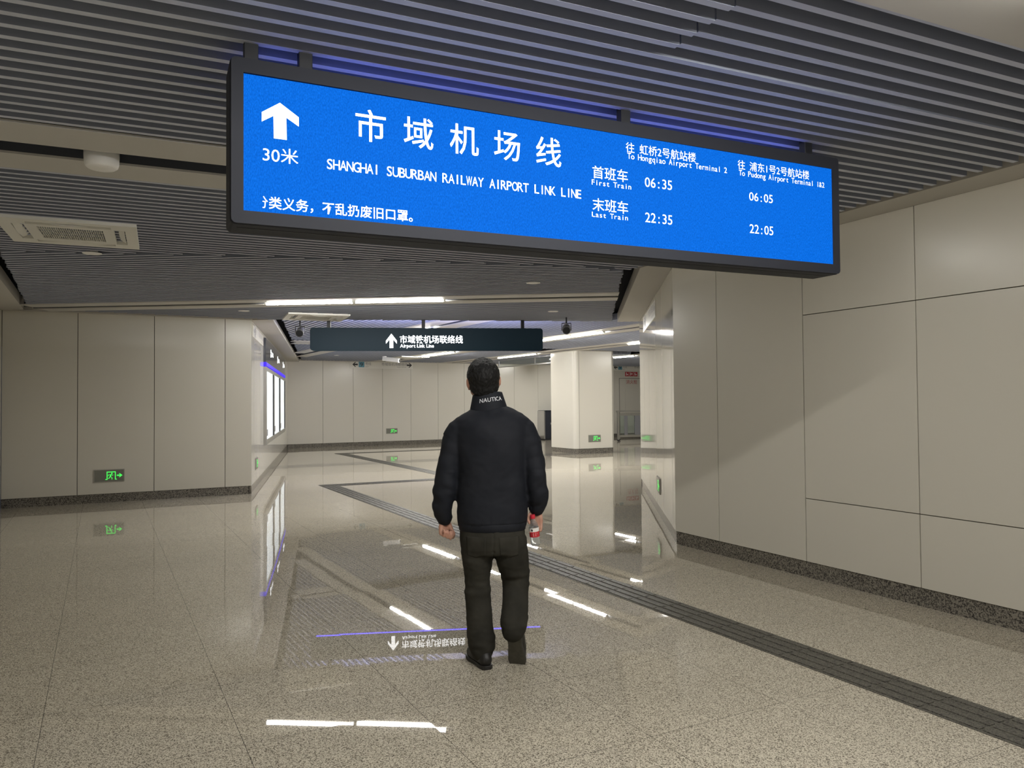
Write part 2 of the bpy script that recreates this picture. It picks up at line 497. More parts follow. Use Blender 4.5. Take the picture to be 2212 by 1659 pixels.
# wall on the right: runs from the corner towards the camera; panels 1.09 m
rw_len = 18.0
wall('wall_right', RC, aRW + 180, rw_len, [0.69] + [1.80 + 1.088 * i for i in range(16)], hj=(0.687, 2.288),
     hj_from=lambda s: s > 1.7, base_name='baseboard_right', side=-1)
wall('wall_right_return', RC, aRR, 5.72, [0.25, 1.35, 2.45, 3.55, 4.65, 5.45], side=1, mt='panel_gloss', base_name='baseboard_right_return')
wall('wall_right_far', RR_FAR, 10.0, 9.0, [1.1 * i for i in range(1, 9)], side=1, base_name='baseboard_right_far')
wall('wall_left', LC, aLW + 180, 3.62, [0.43, 1.525, 2.62], side=1, base_name='baseboard_left')
wall('wall_left_return', LC, aLR, (LF - LC).length, [0.25, 1.35] + [10.9, 12.0], side=-1, mt='panel_gloss', base_name='baseboard_left_return')
PWs = meet(LC, aLW, Vector((-6.10, 8.55)), aPW)
wall('wall_left_passage', PWs, aPW + 180, 20.0, [1.09 * i for i in range(1, 18)], side=1, base_name='baseboard_left_passage')
fw_off = (FW0 - LF).length
wall('wall_far', LF, aFW, 24.0, [fw_off + 1.10 * i for i in range(0, 22)], z1=3.06, side=-1, base_name='baseboard_far')
# end of the passage behind the camera
pe = RC + D(aRW + 180) * rw_len
wall('wall_back', pe, aRW + 90, 8.0, [1.1 * i for i in range(1, 8)], side=-1, base_name='baseboard_back')
e_ = Vector((13.5, 14.5))
wall('wall_side', Vector((11.0, 15.0)), 60, 26.0, [1.1 * i for i in range(1, 23)], side=1, base_name='baseboard_side')

# plenum above the slats
pl = MB(); pl.box(-16, 16, -9, 46, 3.42, 3.5)
struct(pl.build('ceiling_slab', M['plenum']))

# ------------------------------------------------------------------ slatted ceiling
def cross(poly, p, d):
    """entry / exit distances of the line p + d t through a polygon"""
    n = Vector((-d.y, d.x)); ts = []
    for i in range(len(poly)):
        a, b = Vector(poly[i]), Vector(poly[(i + 1) % len(poly)])
        sa, sb = (a - p).dot(n), (b - p).dot(n)
        if (sa > 0) != (sb > 0):
            q = a + (b - a) * (sa / (sa - sb)); ts.append((q - p).dot(d))
    ts.sort()
    return list(zip(ts[0::2], ts[1::2]))

def slats(name, poly, ang, lo, hi, pitch, skip, zb=ZC, wid=0.034, tall=0.12, jag=0.03, brk=None, phase=0.0):
    d = D(ang); n = Vector((-d.y, d.x)); mb = MB()
    i = math.ceil((lo - phase) / pitch)
    while phase + i * pitch <= hi:
        off = phase + i * pitch; i += 1
        if any(a - 0.015 < off < b + 0.015 for a, b in skip): continue
        for t0, t1 in cross(poly, n * off, d):
            if t1 - t0 < 0.12: continue
            t0 += random.uniform(0, jag); t1 -= random.uniform(0, jag)
            segs = [(t0, t1, 0)]
            if brk is not None and t0 < brk < t1 and off < 2.6: segs = [(t0, brk - 0.004, 0.0), (brk + 0.004, t1, 0.008)]
            for a, b, dz in segs:
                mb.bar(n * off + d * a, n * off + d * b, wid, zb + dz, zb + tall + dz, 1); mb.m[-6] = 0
    return struct(mb.build(name, [M['slat'], M['slat_side_shaded']]))

def strips(name, poly, ang, spans, zb=ZC, mtl='strip'):
    """flat boards of the light track, clipped to the ceiling field, with a dark lined slot between"""
    d = D(ang); n = Vector((-d.y, d.x)); mb = MB()
    for a, b, kind in spans:
        mid = (a + b) / 2
        for t0, t1 in cross(poly, n * mid, d):
            if kind == 0: mb.bar(n * mid + d * t0, n * mid + d * t1, b - a, zb - 0.004, zb + 0.010, 0)
            else:
                mb.bar(n * mid + d * t0, n * mid + d * t1, b - a + 0.03, zb + 0.078, zb + 0.09, 1)
                for e in (a - 0.008, b + 0.008): mb.bar(n * e + d * t0, n * e + d * t1, 0.012, zb + 0.010, zb + 0.078, 1)
    return struct(mb.build(name, [M[mtl], M['slot']]))

aS1, aS2, aS3 = 24.5, -5.0, 120.5
LGp, LGa = Vector((-5.27, 7.93)), 118.5
RGp, RGa = Vector((2.60, 5.86)), 115.4
Z1 = [tuple(LGp + D(LGa) * -18), tuple(RGp - D(RGa) * 15), tuple(RGp + D(RGa) * 2.95), (0.87, 8.27), (-2.48, 7.53), (-4.85, 7.16)]
Z2 = [(-4.80, 7.20), (-2.48, 7.58), (0.87, 8.32), (1.27, 8.62), (1.80, 13.75), (1.85, 14.10), (-4.15, 13.30), (-7.20, 11.62), (-7.17, 11.42)]
sp1 = [(1.10, 1.45), (1.68, 2.00), (4.605, 4.95), (5.18, 5.50)] + [(1.10 - 3.5, 1.45 - 3.5), (1.68 - 3.5, 2.0 - 3.5), (1.10 - 7, 1.45 - 7), (1.68 - 7, 2.0 - 7)]
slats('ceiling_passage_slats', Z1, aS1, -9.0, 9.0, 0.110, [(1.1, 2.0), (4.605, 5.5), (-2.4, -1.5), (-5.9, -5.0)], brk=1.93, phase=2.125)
strips('ceiling_passage_strips', Z1, aS1, [(a, b, 0) for a, b in sp1] + [(1.45, 1.68, 1), (4.95, 5.18, 1), (-2.05, -1.82, 1), (-5.55, -5.32, 1)])
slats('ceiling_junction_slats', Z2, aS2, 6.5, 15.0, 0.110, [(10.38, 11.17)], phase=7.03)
strips('ceiling_junction_strips', Z2, aS2, [(10.38, 10.69, 0), (10.87, 11.17, 0), (10.69, 10.87, 1)])
ZH = 3.05
LS_in = Vector((-4.12, 13.26)); aLS = 103.6
Z3 = [(-4.02, 13.42), (1.85, 14.16), (2.4, 14.05), (11.0, 15.5), (17.0, 26.5), tuple(meet(Vector((17, 26.5)), 118, LF, aFW) - D(118) * 0.1), tuple(meet(LS_in, aLS, LF, aFW) + D(aFW) * 0.1 - D(aLS) * 0.1)]
n3 = lambda B: (-B)  # offsets for lines running along 120.5: n = (-sin, cos)
offs = [-6.45, -10.20, -12.92, -16.50]
sk3 = [(o - 0.45, o + 0.45) for o in offs]
d3 = D(aS3)
# band of boards crossing the slats near the left wall
cut_lo, cut_hi = 18.35, 19.35
def split_zone(poly, ang, c):
    """two polygons either side of a line of constant offset"""
    d = D(ang); n = Vector((-d.y, d.x)); A, B = [], []
    for i in range(len(poly)):
        p, q = Vector(poly[i]), Vector(poly[(i + 1) % len(poly)])
        sp_, sq = p.dot(n) - c, q.dot(n) - c
        (A if sp_ < 0 else B).append(tuple(p))
        if (sp_ < 0) != (sq < 0):
            x = p + (q - p) * (sp_ / (sp_ - sq)); A.append(tuple(x)); B.append(tuple(x))
    return A, B
Za, rest = split_zone(Z3, 31.0, cut_lo)
Zm, Zb = split_zone(rest, 31.0, cut_hi)
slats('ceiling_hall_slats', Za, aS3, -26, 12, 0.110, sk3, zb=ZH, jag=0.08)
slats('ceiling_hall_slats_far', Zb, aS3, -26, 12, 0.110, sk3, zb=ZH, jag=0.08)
strips('ceiling_hall_cross_strip', split_zone(Z3, aS3, -5.95)[1], 31.0, [(cut_lo, 18.68, 0), (18.68, 18.84, 1), (18.84, cut_hi, 0)], zb=ZH - 0.006)
strips('ceiling_hall_strips', Z3, aS3, [q for o in offs for q in ((o - 0.45, o - 0.09, 0), (o + 0.09, o + 0.45, 0), (o - 0.09, o + 0.09, 1))], zb=ZH)

# plain soffit boards along the walls
def soffit(name, p, q, a, b, z=ZC, t=0.16):
    """board between wall line p-q and inner line a-b"""
    mb = MB(); mb.prism([tuple(p), tuple(q), tuple(b), tuple(a)], z, z + t)
    return struct(mb.build(name, M['soffit'], fix=True))
soffit('ceiling_soffit_right', RC, RC + D(aRW + 180) * 18, Vector((1.41, 8.40)), Vector((2.665, 5.86)) + D(115.6 + 180) * 15.1)
soffit('ceiling_soffit_right_return', RC, RR_FAR + D(aRR) * 0.02, Vector((1.41, 8.40)), Vector((1.945, 14.15)))
soffit('ceiling_soffit_left_return', LC, LF, Vector((-4.12, 13.28)), meet(LS_in, aLS, LF, aFW), t=0.10)
soffit('ceiling_soffit_left_passage', PWs, PWs + D(aPW + 180) * 20, Vector((-7.36, 11.62)), Vector((-7.36, 11.62)) + D(118.2 + 180) * 20)
soffit('ceiling_soffit_left', PWs, LC, Vector((-7.30, 11.72)), LC + Vector((0.06, -0.12)), t=0.06)
soffit('ceiling_soffit_far', LF, LF + D(aFW) * 24, LF + D(aFW - 90) * 0.12, LF + D(aFW) * 24 + D(aFW - 90) * 0.12, z=ZH - 0.01, t=0.06)

# ------------------------------------------------------------------ tubes
def tube_thing(a, b, z, label, group=None, wid=0.055, glow='tube'):
    a, b = Vector(a), Vector(b); L = (b - a).length - 0.03; c = (a + b) / 2
    t = thing('batten_light', label, 'light', (c.x, c.y, z), math.atan2((b - a).y, (b - a).x), group)
    h = MB(); h.box(-L / 2, L / 2, -wid / 2 - 0.006, wid / 2 + 0.006, 0.022, 0.073); h.build('housing', M['white_plastic'], t)
    g = MB()
    seg = 8; prof = [(-wid / 2 * math.cos(math.pi * i / seg), 0.022 - 0.040 * math.sin(math.pi * i / seg)) for i in range(seg + 1)]
    vs = [(x, y, zz) for x in (-L / 2 + 0.01, L / 2 - 0.01) for y, zz in prof]; n = seg + 1
    g.add(vs, [(i, i + 1, n + i + 1, n + i) for i in range(seg)] + [tuple(range(n - 1, -1, -1)), tuple(range(n, 2 * n))])
    g.build('diffuser', M[glow], t, fix=True)
    for s_ in (-1, 1):
        e = MB(); e.box(s_ * L / 2 - 0.012, s_ * L / 2 + 0.012, -wid / 2 - 0.004, wid / 2 + 0.004, -0.016, 0.06); e.build('end_cap', M['white_plastic'], t)
    return t
def on_line(ang, off, s): d = D(ang); return Vector((-d.y, d.x)) * off + d * s
j0, j1 = -4.52, -1.88
GT = 'battens in the junction ceiling track'
tube_thing(on_line(aS2, 10.78, j0), on_line(aS2, 10.78, (j0 + j1) / 2), ZC - 0.005, 'lit white batten in junction ceiling track, half nearer the three-bay information wall', GT)
tube_thing(on_line(aS2, 10.78, (j0 + j1) / 2), on_line(aS2, 10.78, j1), ZC - 0.005, 'lit white batten in junction ceiling track, half farther from the information wall', GT)
def hall(off, s0, s1, label, group=None, glow='tube_hall'): return tube_thing(on_line(aS3, off, s0), on_line(aS3, off, s1), ZH - 0.01, label, group, glow=glow)
GH = 'battens in the hall ceiling'
hall(-10.20, 15.84, 14.60, 'far half of lit batten seen past the end of the dark hanging sign', GH)
hall(-10.20, 14.60, 13.36, 'near half of lit batten seen past the end of the dark hanging sign', GH)
hall(-10.20, 23.05, 20.66, 'lit batten under the dark sign, beside the white security camera', GH)
hall(-12.92, 22.85, 20.39, 'lit batten in front of the glass smoke curtain', GH, 'tube_low')
hall(-16.50, 21.10, 19.98, 'lit batten seen between the pillar and the glossy wall', GH)
hall(-12.92, 15.90, 13.70, 'lit batten end peeping out beside the glossy return wall', GH)
hall(-6.45, 16.40, 14.08, 'lit batten behind the dark hanging sign with its end peeping over the top', GH)
for o_, s0_ in ((-16.5, 16.0), (-10.2, 18.9), (-16.5, 12.5), (-16.5, 25.0)):  # unseen battens, added to brighten the hall and the far wall
    hall(o_, s0_, s0_ - 1.3, 'batten added to light the hall, hidden from the passage', 'added battens hidden in the hall')
tube_thing(on_line(aS1, 5.065, 0.75), on_line(aS1, 5.065, 2.0), ZC - 0.005, 'batten above and behind the blue screen', glow='tube_dim')
tube_thing(on_line(aS1, 5.065, 2.0), on_line(aS1, 5.065, 3.35), ZC - 0.005, 'batten above and behind the far end of the blue screen', glow='tube_dim')
for s0_ in (0.35, 1.65):
    tube_thing(on_line(aS1, 1.565, s0_), on_line(aS1, 1.565, s0_ + 1.25), ZC - 0.005, 'batten in the passage ceiling just above the viewer', 'battens above the viewer', glow='tube_near')
for o_, s0_ in ((-1.935, 1.2), (-1.935, 3.6), (-5.435, 2.0), (-5.435, 3.3)):  # unseen battens, added to light the passage from behind
    tube_thing(on_line(aS1, o_, s0_), on_line(aS1, o_, s0_ + 1.25), ZC - 0.005, 'unseen batten added in the passage ceiling behind the viewer', 'added battens behind the viewer', glow='tube_back')

# ------------------------------------------------------------------ floor inlays
def along(p, ang): d = D(ang); n = Vector((-d.y, d.x)); return d, n
aT = 117.9
dT, nT = D(aT), D(aT - 90)
def fpt(b, a): return nT * b + dT * a          # b across the strip direction, a along it
def tactile(name, b0, b1, a0, a1, label, ribs_along=True):
    """low ribbed paving laid in the floor"""
    mb = MB()
    P = [fpt(b0, a0), fpt(b1, a0), fpt(b1, a1), fpt(b0, a1)]
    mb.prism([tuple(p) for p in P], 0.0005, 0.003)
    if ribs_along:
        n_ = 4; wr = (b1 - b0) / n_
        L = 0.30; cnt = int((a1 - a0) / L)
        for i in range(n_):
            bc = b0 + wr * (i + 0.5)
            for j in range(cnt):
                q0, q1 = a0 + j * (a1 - a0) / cnt + 0.008, a0 + (j + 1) * (a1 - a0) / cnt - 0.008
                mb.bar(fpt(bc, q0), fpt(bc, q1), wr * 0.55, 0.003, 0.0075)
    else:
        n_ = 4; wr = (a1 - a0) / n_; L = 0.30; cnt = max(1, int((b1 - b0) / L))
        for i in range(n_):
            ac = a0 + wr * (i + 0.5)
            for j in range(cnt):
                q0, q1 = b0 + j * (b1 - b0) / cnt + 0.008, b0 + (j + 1) * (b1 - b0) / cnt - 0.008
                mb.bar(fpt(q0, ac), fpt(q1, ac), wr * 0.55, 0.003, 0.0075)
    return tag(mb.build(name, M['tactile'], fix=True), label, 'tactile paving', 'tactile paving strips')
tactile('tactile_paving', 3.60, 3.915, -6.0, 14.33, 'long dark ribbed tactile strip slanting from behind the man to the near floor edge')
tactile('tactile_paving', 3.60, 6.62, 14.335, 14.66, 'short dark ribbed tactile strip turning across the floor behind the man', False)
tactile('tactile_paving', 6.30, 6.615, 14.665, 23.30, 'dark ribbed tactile strip farther off, heading for the far wall')
tactile('tactile_paving', 6.30, 13.0, 23.305, 23.62, 'thin dark tactile strip crossing in front of the far wall', False)
def inlay(name, pts):
    mb = MB(); mb.prism([tuple(p) for p in pts], 0.0003, 0.0012)
    return struct(mb.build(name, M['band'], fix=True))
inlay('floor_band', [fpt(3.25, 19.0), fpt(14, 19.0), fpt(14, 19.75), fpt(2.9, 19.75)])

# ------------------------------------------------------------------ blue screen sign
S0 = Vector((-1.092, 2.987)); aSG = 24.742
sg = thing('led_sign', 'large black ceiling-hung sign with bright blue screen giving first and last train times', 'sign', (S0.x, S0.y, 2.255), R(aSG))
W_, H_, DP = 3.256, 0.662, 0.19
def zz(z): return z - 2.255
hs = MB()
def rrect(x0, x1, z0, z1, r, seg=5):
    out = []
    for cx, cz, a0 in ((x1 - r, z1 - r, 0), (x0 + r, z1 - r, 90), (x0 + r, z0 + r, 180), (x1 - r, z0 + r, 270)):
        for i in range(seg + 1):
            a = R(a0 + 90 * i / seg); out.append((cx + r * math.cos(a), cz + r * math.sin(a)))
    return out
hs.slab(rrect(0, W_, 0, H_, 0.022), 0.012, DP)
hs.build('housing', M['housing'], sg, fix=True, bevel=0.006)
bz = MB()
out_, in_ = rrect(0.004, W_ - 0.004, 0.003, H_ - 0.003, 0.02), [(3.203, zz(2.85)), (0.050, zz(2.856)), (0.050, zz(2.309)), (3.203, zz(2.309))]
inn = []
for i in range(4): inn += [in_[i]] * 6
n_ = len(out_)
vs = [(x, 0.0, z) for x, z in out_] + [(x, 0.0, z) for x, z in inn] + [(x, 0.014, z) for x, z in out_] + [(x, 0.014, z) for x, z in inn]
fs = []
for i in range(n_):
    j = (i + 1) % n_
    fs += [(i, j, n_ + j, n_ + i), (2 * n_ + i, 2 * n_ + j, j, i), (n_ + i, n_ + j, 3 * n_ + j, 3 * n_ + i)]
bz.add(vs, fs)
bz.build('bezel', M['housing'], sg, fix=True)
sc_ = MB(); sc_.box(0.050, 3.203, 0.006, 0.0115, zz(2.309), zz(2.853)); scr = sc_.build('screen', M['led'], sg)
for hx in (0.085, 0.30, 1.865, 3.085):
    h = MB(); h.box(hx - 0.028, hx + 0.028, 0.055, 0.10, H_ - 0.002, H_ + 0.30); h.box(hx - 0.05, hx + 0.05, 0.035, 0.12, H_ - 0.004, H_ + 0.010)
    h.build('hanger', M['black'], sg, bevel=0.004)
ls = MB(); ls.box(0.06, W_ - 0.10, 0.10, 0.125, H_ - 0.001, H_ + 0.006); ls.build('light_strip', M['led_top'], sg)
sm = MB(); sm.box(0.03, W_ - 0.03, 0.07, 0.074, -0.0015, 0.002); sm.build('seam', M['black'], sg)

def screen_text(name, *rows, split=True):
    for kw in rows:
        kw = dict(kw); txt = kw.pop('text'); x = kw.pop('x0'); step = kw['cell'] * 0.5
        words, cur = [], ''
        for ch in txt:
            if ch == ' ' or 'pitch' in kw:
                if cur: words.append((x0_, cur)); cur = ''
                if ch == ' ': x += step; continue
            if not cur: x0_ = x
            cur += ch; x += (kw.get('pitch') or kw['cell']) if is_wide(ch) else step
        if cur: words.append((x0_, cur))
        for x0_, wd in words:
            mb = MB(); write(mb, wd, x0_, y=0.0045, **kw); mb.build(name, M['letters'], scr)
t = MB()
for idx in (((0.189, 2.757), (0.119, 2.709), (0.119, 2.671), (0.164, 2.700)), ((0.189, 2.757), (0.164, 2.700), (0.214, 2.700)), ((0.189, 2.757), (0.214, 2.700), (0.263, 2.671), (0.263, 2.709)), ((0.164, 2.700), (0.165, 2.610), (0.2155, 2.610), (0.214, 2.700))):
    t.add([(x, 0.0045, zz(z)) for x, z in idx], [(0, 1, 2) if len(idx) == 3 else (0, 1, 2, 3)])
t.build('arrow', M['letters'], scr)
B = 0.012
screen_text('distance_lettering', dict(text='30', x0=0.118, z0=zz(2.517), cell=0.072, em=0.070), dict(text='米', x0=0.190, z0=zz(2.520), cell=0.073, em=0.066))
screen_text('line_name_lettering', dict(text='市域机场线', x0=0.488, z0=zz(2.661), cell=0.142, em=0.144, pitch=0.2108, bold=0.006))
screen_text('line_name_in_english', dict(text='SHANGHAI SUBURBAN RAILWAY AIRPORT LINK LINE', x0=0.373, z0=zz(2.513), cell=0.056, em=0.060, bold=0.004))
screen_text('ticker_lettering', dict(text='分', x0=0.092, z0=zz(2.330), cell=0.0525, em=0.053, clip=0.122),
            dict(text='类义务', x0=0.1445, z0=zz(2.330), cell=0.0525, em=0.053, bold=0.01),
            dict(text='，', x0=0.302, z0=zz(2.330), cell=0.0525, em=0.053, bold=0.01), dict(text='不乱扔废旧口罩', x0=0.3545, z0=zz(2.330), cell=0.0525, em=0.053, bold=0.01), dict(text='。', x0=0.722, z0=zz(2.330), cell=0.0525, em=0.053, bold=0.01))
screen_text('hongqiao_heading', dict(text='往 虹桥2号航站楼', x0=1.828, z0=zz(2.774), cell=0.0535, em=0.054), dict(text='To Hongqiao Airport Terminal 2', x0=1.838, z0=zz(2.7385), cell=0.0412, em=0.042))
screen_text('pudong_heading', dict(text='往 浦东1号2号航站楼', x0=2.526, z0=zz(2.774), cell=0.0535, em=0.053), dict(text='To Pudong Airport Terminal 1&2', x0=2.535, z0=zz(2.737), cell=0.0408, em=0.042))
screen_text('first_train_row', dict(text='首班车', x0=1.635, z0=zz(2.625), cell=0.069, em=0.066, bold=0.002), dict(text='First Train', x0=1.631, z0=zz(2.5875), cell=0.0416, em=0.037),
            dict(text='06:35', x0=1.937, z0=zz(2.611), cell=0.0676, em=0.069), dict(text='06:05', x0=2.600, z0=zz(2.611), cell=0.0676, em=0.064))
screen_text('last_train_row', dict(text='末班车', x0=1.635, z0=zz(2.469), cell=0.069, em=0.066, bold=0.002), dict(text='Last Train', x0=1.631, z0=zz(2.433), cell=0.0416, em=0.035),
            dict(text='22:35', x0=1.936, z0=zz(2.435), cell=0.0676, em=0.069), dict(text='22:05', x0=2.600, z0=zz(2.437), cell=0.0676, em=0.068))

# ------------------------------------------------------------------ dark hanging sign further on
A2, B2 = Vector((-3.47, 13.26)), Vector((0.556, 13.74))
s2 = thing('hanging_sign', 'long dark navy hanging sign with lit white arrow pointing to the airport link line', 'sign', (A2.x, A2.y, 2.46), math.atan2(B2.y - A2.y, B2.x - A2.x))
W2, H2 = (B2 - A2).length, 0.395
h = MB(); h.slab(rrect(0, W2, 0, H2, 0.05), 0.0, 0.16); h.build('housing', M['navy'], s2, fix=True, bevel=0.004)
l = MB(); l.box(0.06, W2 - 0.06, 0.0, 0.012, -0.009, 0.001); l.build('lip', M['navy'], s2)
l = MB(); l.box(0.08, W2 - 0.08, 0.05, 0.115, -0.0015, 0.0); l.build('light_strip', M['led_blue'], s2)
l = MB(); l.box(0.06, W2 - 0.06, 0.159, 0.165, 0.05, H2 - 0.05); l.build('back_screen', M['led_back'], s2)
for hx in (0.31, 1.94, 3.70):
    q = MB(); q.box(hx - 0.03, hx + 0.03, 0.055, 0.105, H2 - 0.002, ZC - 2.46 + 0.2); q.build('hanger', M['black'], s2)
q = MB(); arrow(q, 1.385, 0.167, 0.185, 0.25, 0, -0.003); q.build('arrow', M['letters2'], s2)
q = MB(); write(q, '市域铁机场联络线', 1.525, 0.137, 0.1385, 0.15, y=-0.003, bold=0.012); q.build('line_name_lettering', M['letters2'], s2)
q = MB(); write(q, 'Airport Link Line', 1.535, 0.052, 0.079, 0.083, y=-0.003, mono=False, bold=0.016); q.build('english_lettering', M['letters2'], s2)

# ------------------------------------------------------------------ air conditioning cassettes
def cassette(loc, rz, label, s=1.0):
    t = thing('ceiling_cassette', label, 'air conditioner', loc, rz, 'ceiling air conditioners')
    hw = 0.49 * s; gi = 0.235 * s; sl0, sl1 = 0.315 * s, 0.40 * s; sw = 0.30 * s
    p = MB()
    # front plate: frame around four slots and the square return grille
    def ringbox(x0, x1, y0, y1): p.box(x0, x1, y0, y1, 0.0, 0.03)
    ringbox(-hw, hw, sl1, hw); ringbox(-hw, hw, -hw, -sl1)
    ringbox(-hw, -sl1, -sl1, sl1); ringbox(sl1, hw, -sl1, sl1)
    for sx in (-1, 1):
        for sy in (-1, 1):
            x = sorted((sx * sw, sx * sl1)); y = sorted((sy * sw, sy * sl1)); ringbox(x[0], x[1], y[0], y[1])
    ringbox(-sl0, sl0, gi, sl0); ringbox(-sl0, sl0, -sl0, -gi); ringbox(-sl0, -gi, -gi, gi); ringbox(gi, sl0, -gi, gi)
    p.build('panel', M['white_plastic'], t)
    b = MB(); b.box(-hw * 0.9, hw * 0.9, -hw * 0.9, hw * 0.9, 0.05, 0.15); b.build('casing', M['grille_dark'], t)
    g = MB()
    for i in range(1, 30): x = -gi + 2 * gi * i / 30; g.box(x - 0.0022, x + 0.0022, -gi, gi, 0.006, 0.016)
    for i in range(0, 5): y = -gi + 2 * gi * i / 4; g.box(-gi, gi, y - 0.003, y + 0.003, 0.004, 0.008)
    g.build('grille', M['white_plastic'], t)
    for k_ in range(4):
        l = MB(); l.T = Matrix.Rotation(R(90 * k_), 4, 'Z')
        n = 10; pr = []
        for i in range(n + 1):
            u = -1 + 2 * i / n
            pr.append((u * sw * 0.98, 0.018 * math.cos(u * math.pi / 2) ** 2))
        vs = [(x, sl0 + 0.030, 0.034 - 0.4 * d_) for x, d_ in pr] + [(x, sl1 - 0.006, 0.008 - d_) for x, d_ in pr] + [(x, sl0 + 0.030, 0.040) for x, d_ in pr] + [(x, sl1 - 0.006, 0.014 - d_) for x, d_ in pr]
        m_ = n + 1; fs = []
        for i in range(n):
            fs += [(i, i + 1, m_ + i + 1, m_ + i), (2 * m_ + i, 3 * m_ + i, 3 * m_ + i + 1, 2 * m_ + i + 1), (m_ + i, m_ + i + 1, 3 * m_ + i + 1, 3 * m_ + i), (i, 2 * m_ + i, 2 * m_ + i + 1, i + 1)]
        l.add(vs, fs); l.build('louver', M['white_plastic'], t, fix=True)
    return t
ac = cassette((-3.66, 6.42, 2.975), R(24.5), 'white square ceiling cassette with slatted intake in the passage ceiling')
dup(ac, (-3.27, 12.86, 2.975), R(22), 'white ceiling cassette above the corner of the dark hanging sign', 'ceiling air conditioners')
dup(ac, (-3.35, 25.4, 3.02), R(30), 'far white ceiling cassette behind the security camera', 'ceiling air conditioners')

# ------------------------------------------------------------------ ceiling discs, detector, speakers, camera
def disc(loc, r, label, group='round ceiling speakers'):
    t = thing('ceiling_speaker', label, 'speaker', loc, 0, group)
    a = MB(); a.lathe([(r, 0.001), (r * 1.0, -0.003), (r * 0.93, -0.005), (r * 0.93, -0.001)], 32); a.build('rim', M['disc'], t, fix=True, smooth=False)
    a = MB(); a.lathe([(r * 0.93, -0.003), (r * 0.5, -0.006), (0.004, -0.007)], 32); a.build('cover', M['disc'], t, fix=True)
    a = MB(); a.lathe([(r * 0.6, 0.0), (r * 0.6, 0.06)], 24); a.build('can', M['white_plastic'], t, fix=True)
    return t
sd = disc((-4.0, 7.34, 3.0), 0.085, 'pale round ceiling speaker beside the big cassette')
dup(sd, (0.27, 9.40, 3.0), 0, 'pale round ceiling speaker under the right end of the blue screen', 'round ceiling speakers')
dup(sd, (-4.17, 12.0, 3.0), 0, 'pale round ceiling speaker above the corner of the panelled wall', 'round ceiling speakers')
dup(sd, (0.67, 12.40, 3.0), 0, 'pale round ceiling speaker above the black pendant speaker near the pillar', 'round ceiling speakers')
dup(sd, (-5.5, 24.2, 3.05), 0, 'tiny pale ceiling speaker near the far wall corner', 'round ceiling speakers')
t = thing('smoke_detector', 'white cylindrical detector hanging in the passage ceiling track', 'detector', (-2.415, 4.53, 2.945), R(24.5))
a = MB(); a.lathe([(0.002, 0.0), (0.075, 0.002), (0.088, 0.012), (0.093, 0.03), (0.095, 0.075), (0.095, 0.10)], 40); a.build('body', M['disc'], t, smooth=True, fix=True)
a = MB(); a.lathe([(0.05, 0.098), (0.05, 0.145)], 24); a.build('base', M['disc'], t, fix=True)

def pendant(loc, label, rz=0.0):
    t = thing('pendant_speaker', label, 'speaker', loc, rz, 'pendant cylinder speakers')
    a = MB(); a.lathe([(0.014, 0.10), (0.014, 0.32)], 12); a.build('stem', M['black'], t, fix=True)
    a = MB(); a.T = Matrix.Rotation(R(-72), 4, 'X')
    a.lathe([(0.050, 0.15), (0.062, 0.14), (0.066, 0.12), (0.070, -0.09), (0.070, -0.11), (0.062, -0.11), (0.060, -0.10)], 28)
    a.build('barrel', M['grey_metal'], t, smooth=False, fix=True)
    a = MB(); a.T = Matrix.Rotation(R(-72), 4, 'X'); a.lathe([(0.061, -0.106), (0.05, -0.109), (0.003, -0.111)], 28); a.build('cone', M['black'], t, fix=True)
    a = MB(); a.tube([(-0.078, 0, -0.02), (-0.078, 0, 0.10), (0.078, 0, 0.10), (0.078, 0, -0.02)], 0.008, 8); a.build('yoke', M['black'], t)
    return t
# the barrels look down the passage
sp_ = pendant((-3.70, 13.48, 2.80), 'grey cylinder speaker hanging left of the dark hanging sign', R(8))
dup(sp_, (0.95, 13.34, 2.80), R(-4), 'grey cylinder speaker hanging beside the glossy wall end of the ceiling', 'pendant cylinder speakers')
t = thing('security_camera', 'white bullet security camera under the ceiling at the far end', 'camera', (-4.08, 24.7, 3.04), 0)
a = MB(); a.lathe([(0.07, 0.0), (0.07, -0.03), (0.03, -0.05), (0.03, -0.07)], 20); a.build('mount', M['disc'], t, fix=True)
a = MB(); a.T = Matrix.Translation((0.22, -0.04, -0.115)) @ Matrix.Rotation(R(-12), 4, 'Z') @ Matrix.Rotation(R(7), 4, 'Y'); a.box(-0.28, 0.28, -0.075, 0.075, -0.065, 0.07); a.build('housing', M['disc'], t, bevel=0.02)
a = MB(); a.T = Matrix.Translation((0.22, -0.04, -0.115)) @ Matrix.Rotation(R(-12), 4, 'Z') @ Matrix.Rotation(R(7), 4, 'Y') @ Matrix.Rotation(R(90), 4, 'Y'); a.lathe([(0.045, 0.27), (0.045, 0.295), (0.03, 0.296)], 20); a.build('lens', M['black'], t, fix=True)

# ------------------------------------------------------------------ pillar
P1 = Vector((1.858, 22.81))
pt = thing('pillar', 'square white-panelled pillar with rounded corners beside the glossy wall', 'pillar', (P1.x, P1.y, 0), R(28.5))
pt['kind'] = 'structure'
Wp = 1.46
body = MB(); body.prism(rrect(0, Wp, 0, Wp, 0.14, 6), 0.14, 3.12); body.build('cladding', M['panel'], pt, fix=True, bevel=0.0)
core = MB(); core.prism(rrect(0.02, Wp - 0.02, 0.02, Wp - 0.02, 0.13, 6), 0.0, 0.14); core.build('plinth', M['base'], pt, fix=True)
jn = MB()
for x in (0.145, Wp - 0.10): jn.box(x - 0.004, x + 0.004, -0.0012, 0.01, 0.14, 3.12)
jn.build('joint', M['gap'], pt)

